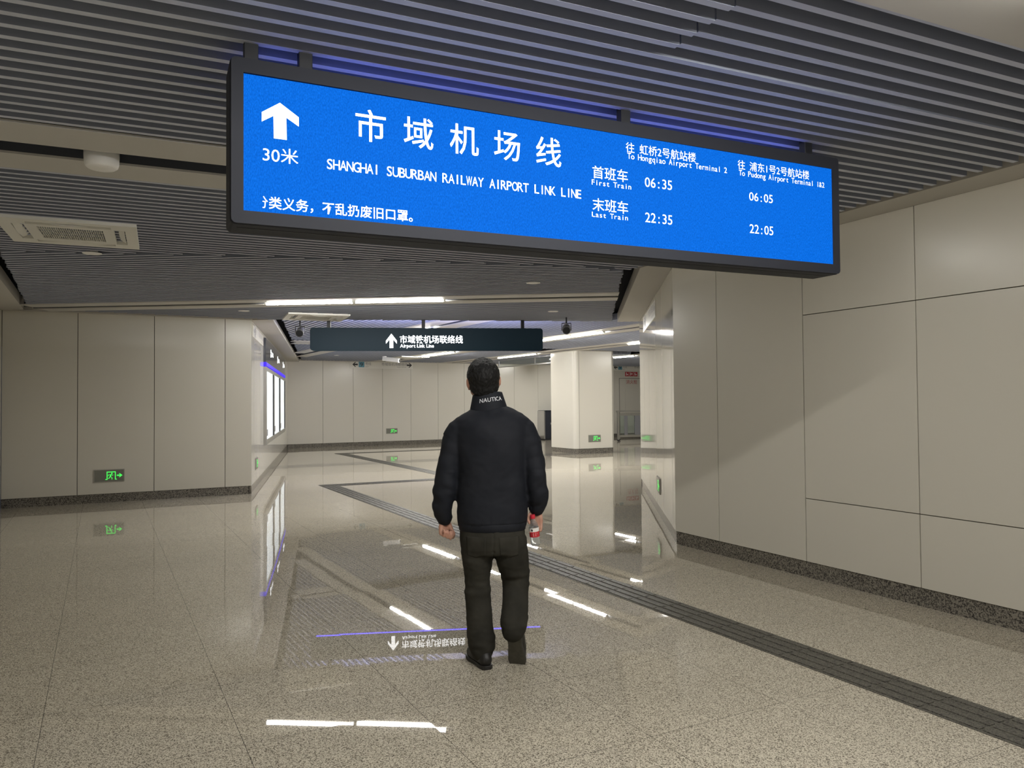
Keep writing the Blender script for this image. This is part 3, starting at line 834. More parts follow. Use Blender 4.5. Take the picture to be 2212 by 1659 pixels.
# ------------------------------------------------------------------ emergency exit signs
def exit_sign(P, ang, side, z, label, w_=0.44, h_=0.20, turn=1, shift=0.0, mirror=1):
    """plate on a wall; x of the sign runs along the wall, seen from the front"""
    rz = R(ang)
    t = thing('exit_sign', label, 'exit sign', (P.x, P.y, z), rz, 'green running man exit signs')
    fr = MB(); fr.slab(rrect(-w_ / 2, w_ / 2, -h_ / 2, h_ / 2, 0.008, 3), -0.012, 0.0); fr.build('frame', M['exit_frame'], t, fix=True)
    pl_ = MB(); pl_.slab(rrect(-w_ / 2 + 0.012, w_ / 2 - 0.012, -h_ / 2 + 0.012, h_ / 2 - 0.012, 0.006, 3), -0.0145, -0.011); pl_.build('plate', M['exit_plate'], t, fix=True)
    g = MB(); y = -0.0165; c = 0.02
    S = h_ / 0.20
    def q(x0, x1, z0, z1): g.add([((x + c) * S, y, zq * S) for x, zq in ((x0, z0), (x1, z0), (x1, z1), (x0, z1))], [(0, 1, 2, 3)])
    q(-0.055, -0.043, -0.066, 0.064); q(0.062, 0.074, -0.066, 0.064); q(-0.043, 0.062, 0.050, 0.064)
    q(-0.075, -0.055, -0.066, -0.054); q(0.074, 0.09, -0.066, -0.054)
    def pg(*pts): g.add([((x + c) * S, y, zq * S) for x, zq in pts], [tuple(range(len(pts)))])
    hx, hz = 0.018, 0.034
    pg(*[(hx + 0.011 * math.cos(2 * math.pi * i / 10), hz + 0.011 * math.sin(2 * math.pi * i / 10)) for i in range(10)])
    pg((-0.006, 0.020), (0.012, 0.022), (0.006, -0.018), (-0.012, -0.014))
    pg((-0.006, 0.020), (-0.010, 0.012), (-0.034, 0.006), (-0.034, 0.014)); pg((-0.034, 0.014), (-0.026, 0.012), (-0.032, -0.008), (-0.040, -0.006))
    pg((0.012, 0.020), (0.010, 0.010), (0.030, -0.004), (0.034, 0.004)); pg((0.034, 0.004), (0.028, 0.0), (0.044, 0.010), (0.046, 0.018))
    pg((-0.012, -0.012), (0.0, -0.016), (-0.010, -0.040), (-0.020, -0.034)); pg((-0.020, -0.034), (-0.012, -0.040), (-0.036, -0.050), (-0.038, -0.040))
    pg((-0.002, -0.014), (0.008, -0.018), (0.026, -0.034), (0.018, -0.040)); pg((0.018, -0.038), (0.027, -0.034), (0.022, -0.062), (0.012, -0.060))
    g.build('running_man', M['green'], t)
    a = MB()
    ax = c + 0.118
    a.add([((ax + u) * S, y, v_ * S) for u, v_ in ((-0.028, -0.010), (0.026, -0.010), (0.026, 0.010), (-0.028, 0.010))], [(0, 1, 2, 3)])
    a.add([((ax + u) * S, y, v_ * S) for u, v_ in ((0.052, 0.0), (0.014, 0.030), (-0.002, 0.030), (0.030, 0.0))], [(0, 1, 2, 3)])
    a.add([((ax + u) * S, y, v_ * S) for u, v_ in ((0.052, 0.0), (0.030, 0.0), (-0.002, -0.030), (0.014, -0.030))], [(0, 1, 2, 3)])
    a.build('arrow', M['green'], t)
    return t
def on_wall(P, ang, s): return P + D(ang) * s
def wall_at(P, ang, x=None): d = D(ang); return P + d * ((x - P.x) / d.x)
exit_sign(wall_at(LC, aLW, -6.435), aLW, 1, 0.425, 'green exit sign low on the panelled wall facing the passage')
exit_sign(on_wall(LC, aLR, 0.98), aLR, 1, 0.45, 'green exit sign below the three-bay information wall, seen edge-on', w_=0.44, h_=0.21)
exit_sign(wall_at(FW0, aFW, -4.44), aFW, 1, 0.51, 'green exit sign low on the far wall')
exit_sign(P1 + D(28.5) * 0.68 , 28.5, 1, 0.435, 'green exit sign low on the white pillar', w_=0.44, h_=0.21)
exit_sign(on_wall(RC, aRR, 2.0), aRR + 180, 1, 0.42, 'green exit sign low on the glossy return wall', w_=0.46, h_=0.21)

# ------------------------------------------------------------------ directions printed along the wall tops
def wall_sign(P, ang, s0, label, z0, w_=2.42, h_=0.255, faint=False, flipped=False):
    t = thing('direction_sign', label, 'sign', (P.x, P.y, z0), R(ang), 'wall top direction signs')
    b = MB(); b.box(0, w_, -0.008, 0.0, 0, h_); b.build('board', M['signboard'], t)
    k_ink = M['grey_ink'] if not faint else M['pale_ink']
    y = -0.010; zc = h_ * 0.55
    a = MB(); arrow(a, 0.20, zc, 0.17, 0.20, 3, y); arrow(a, w_ - 0.14, zc, 0.17, 0.20, 1, y); a.build('arrow', M['ink'] if not faint else M['pale_ink'], t)
    a = MB(); a.box(0.335, 0.545, y, -0.008, zc - 0.10, zc + 0.10); sq = a.build('line_badge', M['teal'] if not faint else M['pale_ink'], t)
    a = MB(); write(a, '9', 0.375, zc - 0.065, 0.26, 0.19, y=y - 0.002, mono=True); a.build('line_number', M['ink'], sq)
    a = MB(); write(a, '号线', 0.575, zc - 0.015, 0.115, 0.12, y=y); write(a, 'Line 9', 0.575, zc - 0.095, 0.055, 0.06, y=y, mono=False); a.build('line_lettering', k_ink, t)
    a = MB(); write(a, '市域铁机场联络线', 1.19, zc - 0.02, 0.127, 0.125, y=y); write(a, 'Airport Link Line', 1.80, zc - 0.09, 0.05, 0.055, y=y, mono=False); a.build('destination_lettering', k_ink, t)
    return t
wall_sign(wall_at(FW0, aFW, -5.83), aFW, 0, 'white strip sign high on the far wall pointing to line 9 and the airport link', 2.80)
wall_sign(on_wall(RC, aRR, 4.6), aRR + 180, 0, 'pale strip sign high on the glossy return wall, seen almost edge-on', 2.70, h_=0.24, faint=True)
wall_sign(on_wall(LC, aLR, 0.20), aLR, 0, 'pale strip sign high on the wall before the information bays, seen edge-on', 2.74, h_=0.2, faint=True)
wall_sign(wall_at(FW0, aFW, 4.30), aFW, 0, 'strip sign glimpsed on the far wall behind the pillar', 2.86, h_=0.25)

# fire point on the far wall
fp = wall_at(FW0, aFW, 4.90)
t = thing('fire_point_sign', 'red fire point markings on the far wall beyond the pillar', 'sign', (fp.x, fp.y, 2.20), R(aFW))
a = MB()
for i in range(3): a.box(0.02 + i * 0.23, 0.23 + i * 0.23, -0.006, 0.0, 0.42, 0.61)
a.build('red_squares', M['red_ink'], t)
a = MB()
for i in range(3):
    x = 0.02 + i * 0.23
    a.box(x + 0.05, x + 0.085, -0.009, -0.006, 0.46, 0.58); a.box(x + 0.11, x + 0.16, -0.009, -0.006, 0.47 + 0.03 * (i % 2), 0.52 + 0.03 * (i % 2))
a.build('symbols', M['white_ink'], t)
a = MB(); write(a, '消火栓', 0.06, 0.10, 0.205, 0.2, y=-0.004); a.build('lettering', M['red_ink'], t)
a = MB(); a.box(-0.30, 1.1, -0.004, 0.0, 0.32, 0.335); a.box(-0.30, -0.285, -0.004, 0.0, -2.0, 0.32); a.build('cabinet_joint', M['gap'], t)

# ------------------------------------------------------------------ information wall of three lit bays
def bay(s0, s1, label):
    P = on_wall(LC, aLR, s0)
    t = thing('information_lightbox', label, 'light box', (P.x, P.y, 0), R(aLR), 'information bays on the left return wall')
    L = s1 - s0
    f = MB(); d0 = -0.06
    f.box(0.0, 0.09, d0, 0.02, 0.70, 2.32); f.box(L - 0.09, L, d0, 0.02, 0.70, 2.32); f.box(0.09, L - 0.09, d0, 0.02, 2.24, 2.32); f.box(0.09, L - 0.09, d0, 0.02, 0.70, 0.80)
    f.build('frame', M['steel'], t)
    for xg in (0.09, L - 0.17):
        q = MB(); q.box(xg, xg + 0.08, -0.058, 0.02, 0.80, 2.24); q.build('gasket', M['black'], t)
    p = MB(); p.box(0.17, L - 0.17, -0.035, 0.01, 0.80, 2.24); po = p.build('poster', M['poster'], t)
    q = MB()
    q.add([(L * 0.12, -0.037, 0.86), (L * 0.3, -0.037, 0.86), (L * 0.3, -0.037, 1.0), (L * 0.12, -0.037, 1.0)], [(0, 1, 2, 3)])
    q.build('printed_block', M['grey_ink'], po)
    hd = MB(); hd.box(0.004, L - 0.004, -0.05, 0.02, 2.42, 2.92); hdo = hd.build('header', M['header_glass'], t)
    l = MB(); l.box(0.0, L, -0.062, -0.005, 2.34, 2.41); l.build('light_strip', M['led_bay'], t)
    ic = MB(); y = -0.053
    cx, cz = L * 0.60, 2.70
    ic.add([(cx + 0.09 * math.cos(2 * math.pi * i / 16), y, cz + 0.03 + 0.05 * math.sin(2 * math.pi * i / 16)) for i in range(16)], [tuple(range(16))])
    ic.add([(cx - 0.10, y, cz - 0.10), (cx + 0.10, y, cz - 0.10), (cx + 0.10, y, cz - 0.03), (cx - 0.10, y, cz - 0.03)], [(0, 1, 2, 3)])
    for k_ in range(4):
        x = cx + 0.24 + k_ * 0.16
        ic.add([(x, y, cz - 0.05), (x + 0.11, y, cz - 0.05), (x + 0.11, y, cz - 0.03), (x, y, cz - 0.03)], [(0, 1, 2, 3)])
        ic.add([(x + 0.04, y, cz - 0.07), (x + 0.07, y, cz - 0.07), (x + 0.07, y, cz + 0.04), (x + 0.04, y, cz + 0.04)], [(0, 1, 2, 3)])
    ic.build('header_symbols', M['letters2'], hdo)
    return t
bay(2.72, 5.32, 'lit information bay nearest the corner of the panelled wall')
bay(5.33, 7.96, 'lit information bay in the middle of the three')
bay(7.97, 10.72, 'lit information bay deepest in, by the far wall')
t = thing('wall_plate', 'small grey plate low on the wall past the last information bay', 'plate', tuple(on_wall(LC, aLR, 11.2)) + (0.95,), R(aLR))
a = MB(); a.box(0, 0.2, -0.01, 0, 0, 0.25); a.build('plate', M['exit_frame'], t, bevel=0.004)

# ------------------------------------------------------------------ glass smoke curtain, cabinet, steel barriers
g0 = Vector((-0.48, 28.4)); g1 = Vector((1.55, 24.75))
t = thing('smoke_curtain', 'glass smoke curtain in steel frame under the far ceiling behind the pillar', 'smoke curtain', (g0.x, g0.y, 2.80), math.atan2((g1 - g0).y, (g1 - g0).x))
Lg = (g1 - g0).length
a = MB(); a.box(0.02, Lg, -0.006, 0.006, 0.02, 0.26); a.build('pane', M['glass'], t)
a = MB(); a.box(0, Lg, -0.025, 0.025, 0.0, 0.03); a.box(0, 0.035, -0.02, 0.02, 0.03, 0.27); a.box(0, Lg, -0.03, 0.03, 0.24, 0.28); a.build('frame', M['alu'], t)
a = MB(); a.box(Lg * 0.62, Lg * 0.62 + 0.035, -0.02, 0.02, 0.03, 0.24); a.build('mullion', M['alu'], t)
cb = wall_at(FW0, aFW, 1.02) + D(aFW - 90) * 0.02
t = thing('equipment_cabinet', 'dark equipment cabinet with bright edge by the far wall behind the pillar', 'cabinet', (cb.x, cb.y, 0), R(aFW))
a = MB(); a.box(0.05, 1.2, -0.5, 0.0, 0.06, 1.15); a.build('body', M['housing'], t, bevel=0.01)
a = MB(); a.box(0.0, 0.05, -0.52, 0.0, 0.05, 1.18); a.build('edge_rail', M['alu'], t)
a = MB(); a.box(0.03, 1.2, -0.52, 0.0, 1.15, 1.19); a.build('top_rail', M['housing'], t)
a = MB(); a.box(0.03, 1.2, -0.5, 0.0, 0.0, 0.06); a.build('plinth', M['black'], t)
a = MB(); a.box(0.30, 0.33, -0.53, -0.50, 0.62, 0.70); a.build('lock', M['alu'], t)
def barrier(loc, rz, label):
    t = thing('steel_barrier', label, 'barrier', loc, rz, 'steel framed barriers')
    a = MB()
    for x in (0.0, 1.15): a.box(x, x + 0.075, -0.03, 0.03, 0.06, 1.12)
    a.box(0.075, 1.15, -0.025, 0.025, 0.98, 1.06); a.box(0.075, 1.15, -0.025, 0.025, 0.16, 0.24); a.box(-0.02, 1.24, -0.05, 0.05, 1.12, 1.17)
    a.build('frame', M['steel'], t)
    a = MB(); a.box(0.30, 0.42, -0.02, 0.02, 0.24, 0.98); a.box(0.74, 0.95, -0.02, 0.02, 0.24, 0.98); a.build('upright', M['grey_metal'], t)
    a = MB(); a.box(0.075, 1.15, 0.03, 0.036, 0.24, 0.98); a.build('pane', M['glass'], t)
    for x in (0.04, 1.19):
        w_ = MB(); w_.T = Matrix.Translation((x, 0, 0.05)) @ Matrix.Rotation(R(90), 4, 'X'); w_.lathe([(0.05, -0.02), (0.05, 0.02)], 16); w_.build('wheel', M['black'], t, fix=True)
    return t
b0 = barrier((4.02, 29.6, 0), R(16), 'steel framed glass barrier standing beyond the pillar')
dup(b0, (4.15, 30.3, 0), R(22), 'second steel barrier parked behind the first beyond the pillar', 'steel framed barriers')

# ------------------------------------------------------------------ the man
def fuse(mb, voxel, smooth=6, fac=0.5, ripple=None):
    """one continuous skin from overlapping solids; ripple(co, no) gives a push along the normal"""
    me = mb.mesh('fuse', [M['skin']])
    bm = bmesh.new(); bm.from_mesh(me); bmesh.ops.recalc_face_normals(bm, faces=bm.faces); bm.to_mesh(me); bm.free()
    o = bpy.data.objects.new('fuse', me); COL.objects.link(o)
    r = o.modifiers.new('r', 'REMESH'); r.mode = 'VOXEL'; r.voxel_size = voxel; r.adaptivity = 0.0
    s = o.modifiers.new('s', 'SMOOTH'); s.factor = fac; s.iterations = smooth
    bpy.context.view_layer.update()
    out = bpy.data.meshes.new_from_object(o.evaluated_get(bpy.context.evaluated_depsgraph_get()))
    bpy.data.objects.remove(o); bpy.data.meshes.remove(me)
    if ripple:
        for v in out.vertices:
            v.co += v.normal * ripple(v.co, v.normal)
    out.polygons.foreach_set('use_smooth', [True] * len(out.polygons))
    out.update()
    return out
def place(me, name, mt, parent=None):
    me.name = name; me.materials.clear(); me.materials.append(mt)
    o = bpy.data.objects.new(name, me); COL.objects.link(o)
    if parent: o.parent = parent
    return o
def nz(p, f, o=0.0): return noise.noise(Vector((p[0] * f[0] + o, p[1] * f[1] + o, p[2] * f[2] - o)))

MX, MY = -0.155, 4.60
V = Vector

# joints
shL, elL, wrL = V((-0.165, 0.0, 1.40)), V((-0.248, -0.02, 1.10)), V((-0.256, 0.045, 0.845))
shR, elR, wrR = V((0.222, 0.0, 1.40)), V((0.300, -0.02, 1.12)), V((0.290, 0.045, 0.905))

def hand(b, wrist, D_, N_, T_, curls, spread=0.003, thumb=None, k=1.0):
    """palm with four bent fingers and a thumb; D along the hand, N the way the palm faces, T the thumb side"""
    D_ = D_.normalized(); N_ = (N_ - D_ * N_.dot(D_)).normalized(); T_ = (T_ - D_ * T_.dot(D_) - N_ * T_.dot(N_)).normalized()
    L = 0.088 * k
    for i, u in enumerate((0.030, 0.010, -0.010, -0.029)):
        kn = wrist + D_ * (L - 0.006 * abs(i - 1)) + T_ * u * k
        b.tube([wrist + D_ * 0.0 + T_ * u * 0.55, wrist + D_ * 0.045 * k + T_ * u * 0.85 - N_ * 0.003, kn], [0.0165 * k, 0.0155 * k, 0.0125 * k], 10)
        p = kn; a = curls[i][0]
        lens = [(0.044, 0.027, 0.021), (0.048, 0.030, 0.022), (0.045, 0.028, 0.021), (0.036, 0.022, 0.019)][i]
        pts = [p]; rr = [0.0098 * k]
        for j in range(3):
            a = sum(curls[i][:j + 1])
            d = D_ * math.cos(R(a)) + N_ * math.sin(R(a)) + T_ * (spread * (1.5 - i) * (1 if j == 0 else 0.3)) * 4
            p = p + d.normalized() * lens[j] * k; pts.append(p); rr.append((0.0092, 0.0084, 0.0070)[j] * k)
        b.tube(pts, rr, 10)
    tb = wrist + D_ * 0.022 * k + T_ * 0.024 * k + N_ * 0.004
    if thumb is None: thumb = [tb, tb + D_ * 0.030 + T_ * 0.020 + N_ * 0.012, tb + D_ * 0.060 + T_ * 0.022 + N_ * 0.026, tb + D_ * 0.082 + T_ * 0.014 + N_ * 0.036]
    else: thumb = [tb] + thumb
    b.tube(thumb, [0.0165 * k, 0.0135 * k, 0.0108 * k, 0.0090 * k], 10)

# head frame: looking up at the signs, leaning a little
HC = V((-0.016, 0.010, 1.683))
HS = 1.10
HR = (Matrix.Rotation(R(-4), 3, 'Y') @ Matrix.Rotation(R(8), 3, 'Z') @ Matrix.Rotation(R(13), 3, 'X'))
def hp(x, y, z): return HC + HR @ (V((x, y, z)) * HS)
def hball(b, c, r, seg, rot=None): b.ball(c, tuple(q * HS for q in r), seg, rot=rot)
body = MB()
hball(body, hp(0, -0.012, 0.022), (0.079, 0.097, 0.088), 24, rot=HR)        # skull
hball(body, hp(0, 0.022, -0.030), (0.066, 0.075, 0.085), 24, rot=HR)         # face
hball(body, hp(0, 0.050, -0.082), (0.044, 0.042, 0.032), 18, rot=HR)         # chin
for sx in (-1, 1):
    hball(body, hp(sx * 0.048, 0.030, -0.062), (0.024, 0.045, 0.032), 14, rot=HR)   # jaw
    hball(body, hp(sx * 0.040, 0.070, -0.022), (0.024, 0.022, 0.020), 14, rot=HR)   # cheek
    hball(body, hp(sx * 0.032, 0.083, 0.008), (0.015, 0.013, 0.010), 12, rot=HR)    # eye lids
    hball(body, hp(sx * 0.030, 0.085, 0.026), (0.023, 0.012, 0.008), 12, rot=HR)    # brow
    e = HR @ Matrix.Rotation(R(sx * -22), 3, 'Z')
    hball(body, hp(sx * 0.082, -0.008, -0.012), (0.009, 0.021, 0.033), 14, rot=e)   # ear
    hball(body, hp(sx * 0.089, -0.020, -0.008), (0.006, 0.010, 0.028), 12, rot=e)
    hball(body, hp(sx * 0.079, 0.002, -0.042), (0.008, 0.011, 0.012), 10, rot=e)    # lobe
body.tube([hp(0, 0.092, 0.012), hp(0, 0.104, -0.012), hp(0, 0.112, -0.026)], [0.009, 0.011, 0.013], 10)   # nose
hball(body, hp(0, 0.088, -0.054), (0.024, 0.012, 0.006), 12, rot=HR); hball(body, hp(0, 0.087, -0.064), (0.021, 0.012, 0.006), 12, rot=HR)
body.tube([hp(0, -0.025, -0.045), V((0.0, -0.012, 1.58)), V((0.012, -0.005, 1.50)), V((0.02, 0, 1.44))], [0.062, 0.060, 0.064, 0.085], 20)
body.ring_loft([(0.028, 0, 0.84, 0.150, 0.095), (0.028, 0, 1.00, 0.145, 0.10), (0.028, 0, 1.2, 0.165, 0.11), (0.028, 0, 1.36, 0.175, 0.105), (0.024, 0, 1.45, 0.11, 0.08)])
body.tube([shL, V((-0.205, -0.005, 1.27)), elL], [0.055, 0.047, 0.040], 14); body.tube([elL, (elL + wrL) / 2, wrL], [0.040, 0.035, 0.027], 14)
body.tube([shR, V((0.262, -0.005, 1.27)), elR], [0.055, 0.047, 0.040], 14); body.tube([elR, (elR + wrR) / 2, wrR], [0.040, 0.035, 0.027], 14)
# legs inside the trousers
hpL, knL, anL = V((-0.055, 0.0, 0.80)), V((-0.060, 0.02, 0.46)), V((-0.030, 0.0, 0.10))
hpR, knR, anR = V((0.125, 0.0, 0.80)), V((0.170, 0.075, 0.48)), V((0.148, -0.10, 0.225))
body.tube([hpL, knL], [0.080, 0.052], 14); body.tube([knL, anL], [0.050, 0.036], 14)
body.tube([hpR, knR], [0.080, 0.052], 14); body.tube([knR, anR], [0.050, 0.036], 14)
body.tube([V((-0.03, 0.0, 0.10)), V((-0.035, 0.02, 0.06)), V((-0.07, 0.13, 0.045))], [0.036, 0.036, 0.030], 12)
body.tube([anR, V((0.152, -0.055, 0.20)), V((0.176, 0.005, 0.09))], [0.036, 0.036, 0.030], 12)
# hands
hand(body, wrL, V((0.03, -0.04, -1)), V((0.62, -0.75, 0)), V((0.75, 0.62, 0)), [(58, 88, 58), (64, 90, 60), (68, 90, 60), (70, 88, 58)],
     thumb=[wrL + V((0.038, 0.004, -0.050)), wrL + V((0.050, -0.016, -0.078)), wrL + V((0.050, -0.036, -0.094))], k=1.02)
hand(body, wrR, V((0.06, 0.0, -1)), V((-0.22, -0.95, 0)), V((-0.92, 0.28, 0)), [(22, 48, 34), (22, 46, 34), (20, 42, 32), (18, 38, 30)],
     thumb=[wrR + V((-0.036, -0.012, -0.038)), wrR + V((-0.046, -0.034, -0.058)), wrR + V((-0.038, -0.050, -0.076))], k=1.0)
bme = fuse(body, 0.0048, 4, 0.5)
man = place(bme, 'person', M['skin'])
man.location = (MX, MY, 0)
tag(man, 'man seen from behind in black jacket and dark trousers walking with a bottle', 'person')

# hair: close-cropped cap over the skull down to the nape
hr = MB()
hball(hr, hp(0, -0.014, 0.026), (0.0885, 0.108, 0.097), 40, rot=HR)
hball(hr, hp(0, -0.040, -0.025), (0.080, 0.070, 0.078), 32, rot=HR)
hm = fuse(hr, 0.0045, 6, 0.5, lambda p, n: 0.004 * nz(p, (90, 90, 60)) + 0.0035 * nz(p, (35, 35, 35), 3.0))
bm = bmesh.new(); bm.from_mesh(hm)
HI = HR.inverted()
kill = []
for v in bm.verts:
    q = HI @ (v.co - HC) / HS
    edge = 0.010 * noise.noise(v.co * 40)
    line = 0.045 if q.y > 0.055 else (-0.020 + (q.y + 0.03) * 0.75 if q.y > -0.03 else -0.062 - (abs(q.x) < 0.05) * 0.012)
    if q.z < line + edge or (q.y > 0.055 and q.z < 0.055): kill.append(v)
bmesh.ops.delete(bm, geom=kill, context='VERTS')
bm.to_mesh(hm); bm.free()
ho = place(hm, 'hair', M['hair'], man)
sd_ = ho.modifiers.new('thick', 'SOLIDIFY'); sd_.thickness = 0.014; sd_.offset = -1

# jacket: loose blouson, sleeves gathered at the cuffs
jk = MB()
jk.ring_loft([(0.031, 0.0, 0.800, 0.192, 0.135), (0.031, 0, 0.815, 0.203, 0.145), (0.031, 0, 0.850, 0.208, 0.150), (0.031, 0, 0.90, 0.212, 0.152), (0.031, 0, 1.00, 0.208, 0.150),
              (0.031, -0.002, 1.12, 0.206, 0.152), (0.031, -0.004, 1.25, 0.212, 0.158), (0.031, -0.006, 1.34, 0.228, 0.156), (0.032, -0.006, 1.41, 0.236, 0.140, 0.02),
              (0.032, -0.004, 1.45, 0.222, 0.124, 0.02), (0.028, -0.004, 1.478, 0.185, 0.108, 0.03), (0.020, -0.004, 1.50, 0.138, 0.096, 0.05), (0.014, -0.004, 1.515, 0.110, 0.088, 0.06)], 48)
slv = lambda pts: jk.tube([V(p[:3]) for p in pts], [p[3] for p in pts], 22)
slv([(-0.150, -0.004, 1.388, 0.080), (-0.192, -0.006, 1.31, 0.078), (-0.219, -0.012, 1.21, 0.068), (-0.236, -0.02, 1.11, 0.066), (-0.249, -0.012, 1.02, 0.068), (-0.259, 0.005, 0.95, 0.063), (-0.261, 0.028, 0.885, 0.054), (-0.257, 0.038, 0.856, 0.046)])
slv([(0.215, -0.004, 1.388, 0.080), (0.252, -0.006, 1.31, 0.078), (0.277, -0.012, 1.21, 0.068), (0.291, -0.02, 1.12, 0.064), (0.298, -0.012, 1.04, 0.064), (0.302, 0.010, 0.985, 0.061), (0.301, 0.034, 0.935, 0.052), (0.298, 0.042, 0.915, 0.046)])
def jripple(p, n):
    a = abs(p.x - 0.03)
    sleeve = min(max((a - 0.185) / 0.05, 0), 1) * (1 if p.z < 1.36 else 0)
    sgn = 1 if p.x > 0.03 else -1
    q = (p.x * 0.8 + sgn * p.z * 0.45, p.y, p.z - sgn * p.x * 0.5)
    f = 0.011 * nz(q, (9, 7, 17), 1.7) * sleeve * (0.55 + 0.6 * (p.z < 1.15))
    f += 0.006 * (abs(nz(q, (7, 7, 12), 9.7)) - 0.25) * (0.4 + sleeve)
    f += 0.0040 * nz(p, (8, 8, 7)) + 0.005 * nz((p.x + 0.3 * p.z, p.y, p.z), (6, 4, 5), 5.1) * (1 - sleeve)
    f += 0.0018 * nz(q, (22, 22, 34), 2.2)
    if p.z < 0.845 and a < 0.2: f -= 0.004 * (1 if p.z < 0.842 else 0)
    return f
jm = fuse(jk, 0.0075, 5, 0.5, jripple)
jo = place(jm, 'jacket', M['jacket'], man)
# stand collar, leaning with the head
def collar_pt(t, h, r_off=0.0):
    """t angle (0 = straight back), h 0..1 from seam to edge"""
    cx, cy = 0.014 - 0.006 * h, -0.004 + 0.004 * h
    rx, ry = 0.114 - 0.026 * h + r_off, 0.094 - 0.016 * h + r_off
    a = -math.pi / 2 + t
    x = cx + rx * math.cos(a); y = cy + ry * math.sin(a)
    rise = 0.098 + 0.010 * math.cos(t)
    return V((x, y, 1.500 + rise * h + 0.10 * (x - cx) + (0.012 if h < 0.3 else 0) * 0))
cm = MB(); NT_, NH = 56, 9
for off in (0.0, -0.007):
    vs = [tuple(collar_pt(-2.75 + 5.5 * i / NT_, j / NH, off)) for j in range(NH + 1) for i in range(NT_ + 1)]
    fs = [(j * (NT_ + 1) + i, j * (NT_ + 1) + i + 1, (j + 1) * (NT_ + 1) + i + 1, (j + 1) * (NT_ + 1) + i) for j in range(NH) for i in range(NT_)]
    cm.add(vs, fs if off == 0 else [f[::-1] for f in fs])
q = (NH + 1) * (NT_ + 1); top = NH * (NT_ + 1)
cm.add([], [])
cm.f += [(top + i, top + i + 1, q + top + i + 1, q + top + i) for i in range(NT_)]; cm.m += [0] * NT_
for e_ in (0, NT_):
    cm.f += [(j * (NT_ + 1) + e_, (j + 1) * (NT_ + 1) + e_, q + (j + 1) * (NT_ + 1) + e_, q + j * (NT_ + 1) + e_) for j in range(NH)]; cm.m += [0] * NH
cm.build('collar', M['jacket'], jo, smooth=True, fix=True)
# embroidered name across the collar
lt = MB()
x = 0.0; word = MB(); write(word, 'NAUTICA', 0.0, 0.0, 0.034, 0.033, mono=False, bold=0.004)
wx = max(p[0] for p in word.v)
for vx, vy, vz in word.v:
    sgm = vx / wx                       # 0..1 along the word
    t = -0.05 + sgm * 1.42 - 0.42
    lt.v.append(tuple(collar_pt(t, 0.45 + vz / 0.105 + 0.05 * sgm, 0.0015)))
lt.f = list(word.f); lt.m = list(word.m)
lt.build('collar_lettering', M['thread'], jo)
# hem band, cuffs
hb = MB()
for r_ in range(1):
    rings = [(0.031, 0.0, 0.792, 0.190, 0.134), (0.031, 0.0, 0.796, 0.197, 0.141), (0.031, 0, 0.835, 0.203, 0.147), (0.031, 0, 0.842, 0.200, 0.144)]
    hb.ring_loft(rings, 48)
hb.build('hem_band', M['jacket'], jo, smooth=True, fix=True)
for wr, up in ((wrL, V((-0.261, 0.020, 0.90))), (wrR, V((0.301, 0.030, 0.95)))):
    d = (up - wr).normalized()
    c = MB(); c.tube([wr + d * 0.004 - d * 0.012, wr + d * 0.002, wr + d * 0.035], [0.0405, 0.0435, 0.047], 24, round_ends=False)
    c.build('cuff', M['jacket'], jo, smooth=True, fix=True)

# trousers
tr = MB()
tr.ring_loft([(0.031, 0.0, 0.90, 0.168, 0.118), (0.031, -0.004, 0.82, 0.192, 0.130), (0.032, -0.012, 0.745, 0.196, 0.136), (0.036, -0.010, 0.69, 0.194, 0.130), (0.040, -0.004, 0.655, 0.185, 0.115)], 40)
leg = lambda pts: tr.tube([V(p[:3]) for p in pts], [p[3] for p in pts], 24)
leg([(-0.062, -0.006, 0.73, 0.100), (-0.060, -0.002, 0.63, 0.094), (-0.059, 0.010, 0.54, 0.082), (-0.060, 0.020, 0.46, 0.077), (-0.056, 0.014, 0.36, 0.075), (-0.048, 0.0, 0.25, 0.078), (-0.039, -0.014, 0.16, 0.081), (-0.034, -0.022, 0.118, 0.080), (-0.034, -0.024, 0.100, 0.074)])
leg([(0.136, -0.006, 0.73, 0.102), (0.146, 0.006, 0.64, 0.100), (0.158, 0.040, 0.56, 0.095), (0.170, 0.060, 0.495, 0.086), (0.169, 0.030, 0.42, 0.078), (0.163, -0.030, 0.34, 0.079), (0.156, -0.075, 0.27, 0.079), (0.150, -0.105, 0.235, 0.074)])
def tripple(p, n):
    kneeR = math.exp(-((p.z - 0.50) / 0.06) ** 2) * (p.x > 0.05)
    kneeL = math.exp(-((p.z - 0.45) / 0.09) ** 2) * (p.x < 0.05)
    ank = math.exp(-((p.z - 0.15) / 0.07) ** 2) * (p.x < 0.05) + math.exp(-((p.z - 0.27) / 0.05) ** 2) * (p.x > 0.05)
    seat = math.exp(-((p.z - 0.66) / 0.08) ** 2)
    f = 0.012 * nz(p, (8, 8, 30), 0.3) * (0.9 * kneeR + 0.5 * kneeL + 0.9 * ank + 0.35 * seat)
    f += 0.005 * nz(p, (9, 9, 11), 8.1) + 0.0018 * nz(p, (30, 30, 50), 1.0)
    if abs(p.x - 0.04) < 0.006 and p.y < 0 and p.z > 0.62: f -= 0.006
    return f
tm = fuse(tr, 0.0075, 5, 0.5, tripple)
to = place(tm, 'trousers', M['trousers'], man)
from mathutils.bvhtree import BVHTree
tb_ = BVHTree.FromPolygons([v.co.copy() for v in tm.vertices], [tuple(p.vertices) for p in tm.polygons])
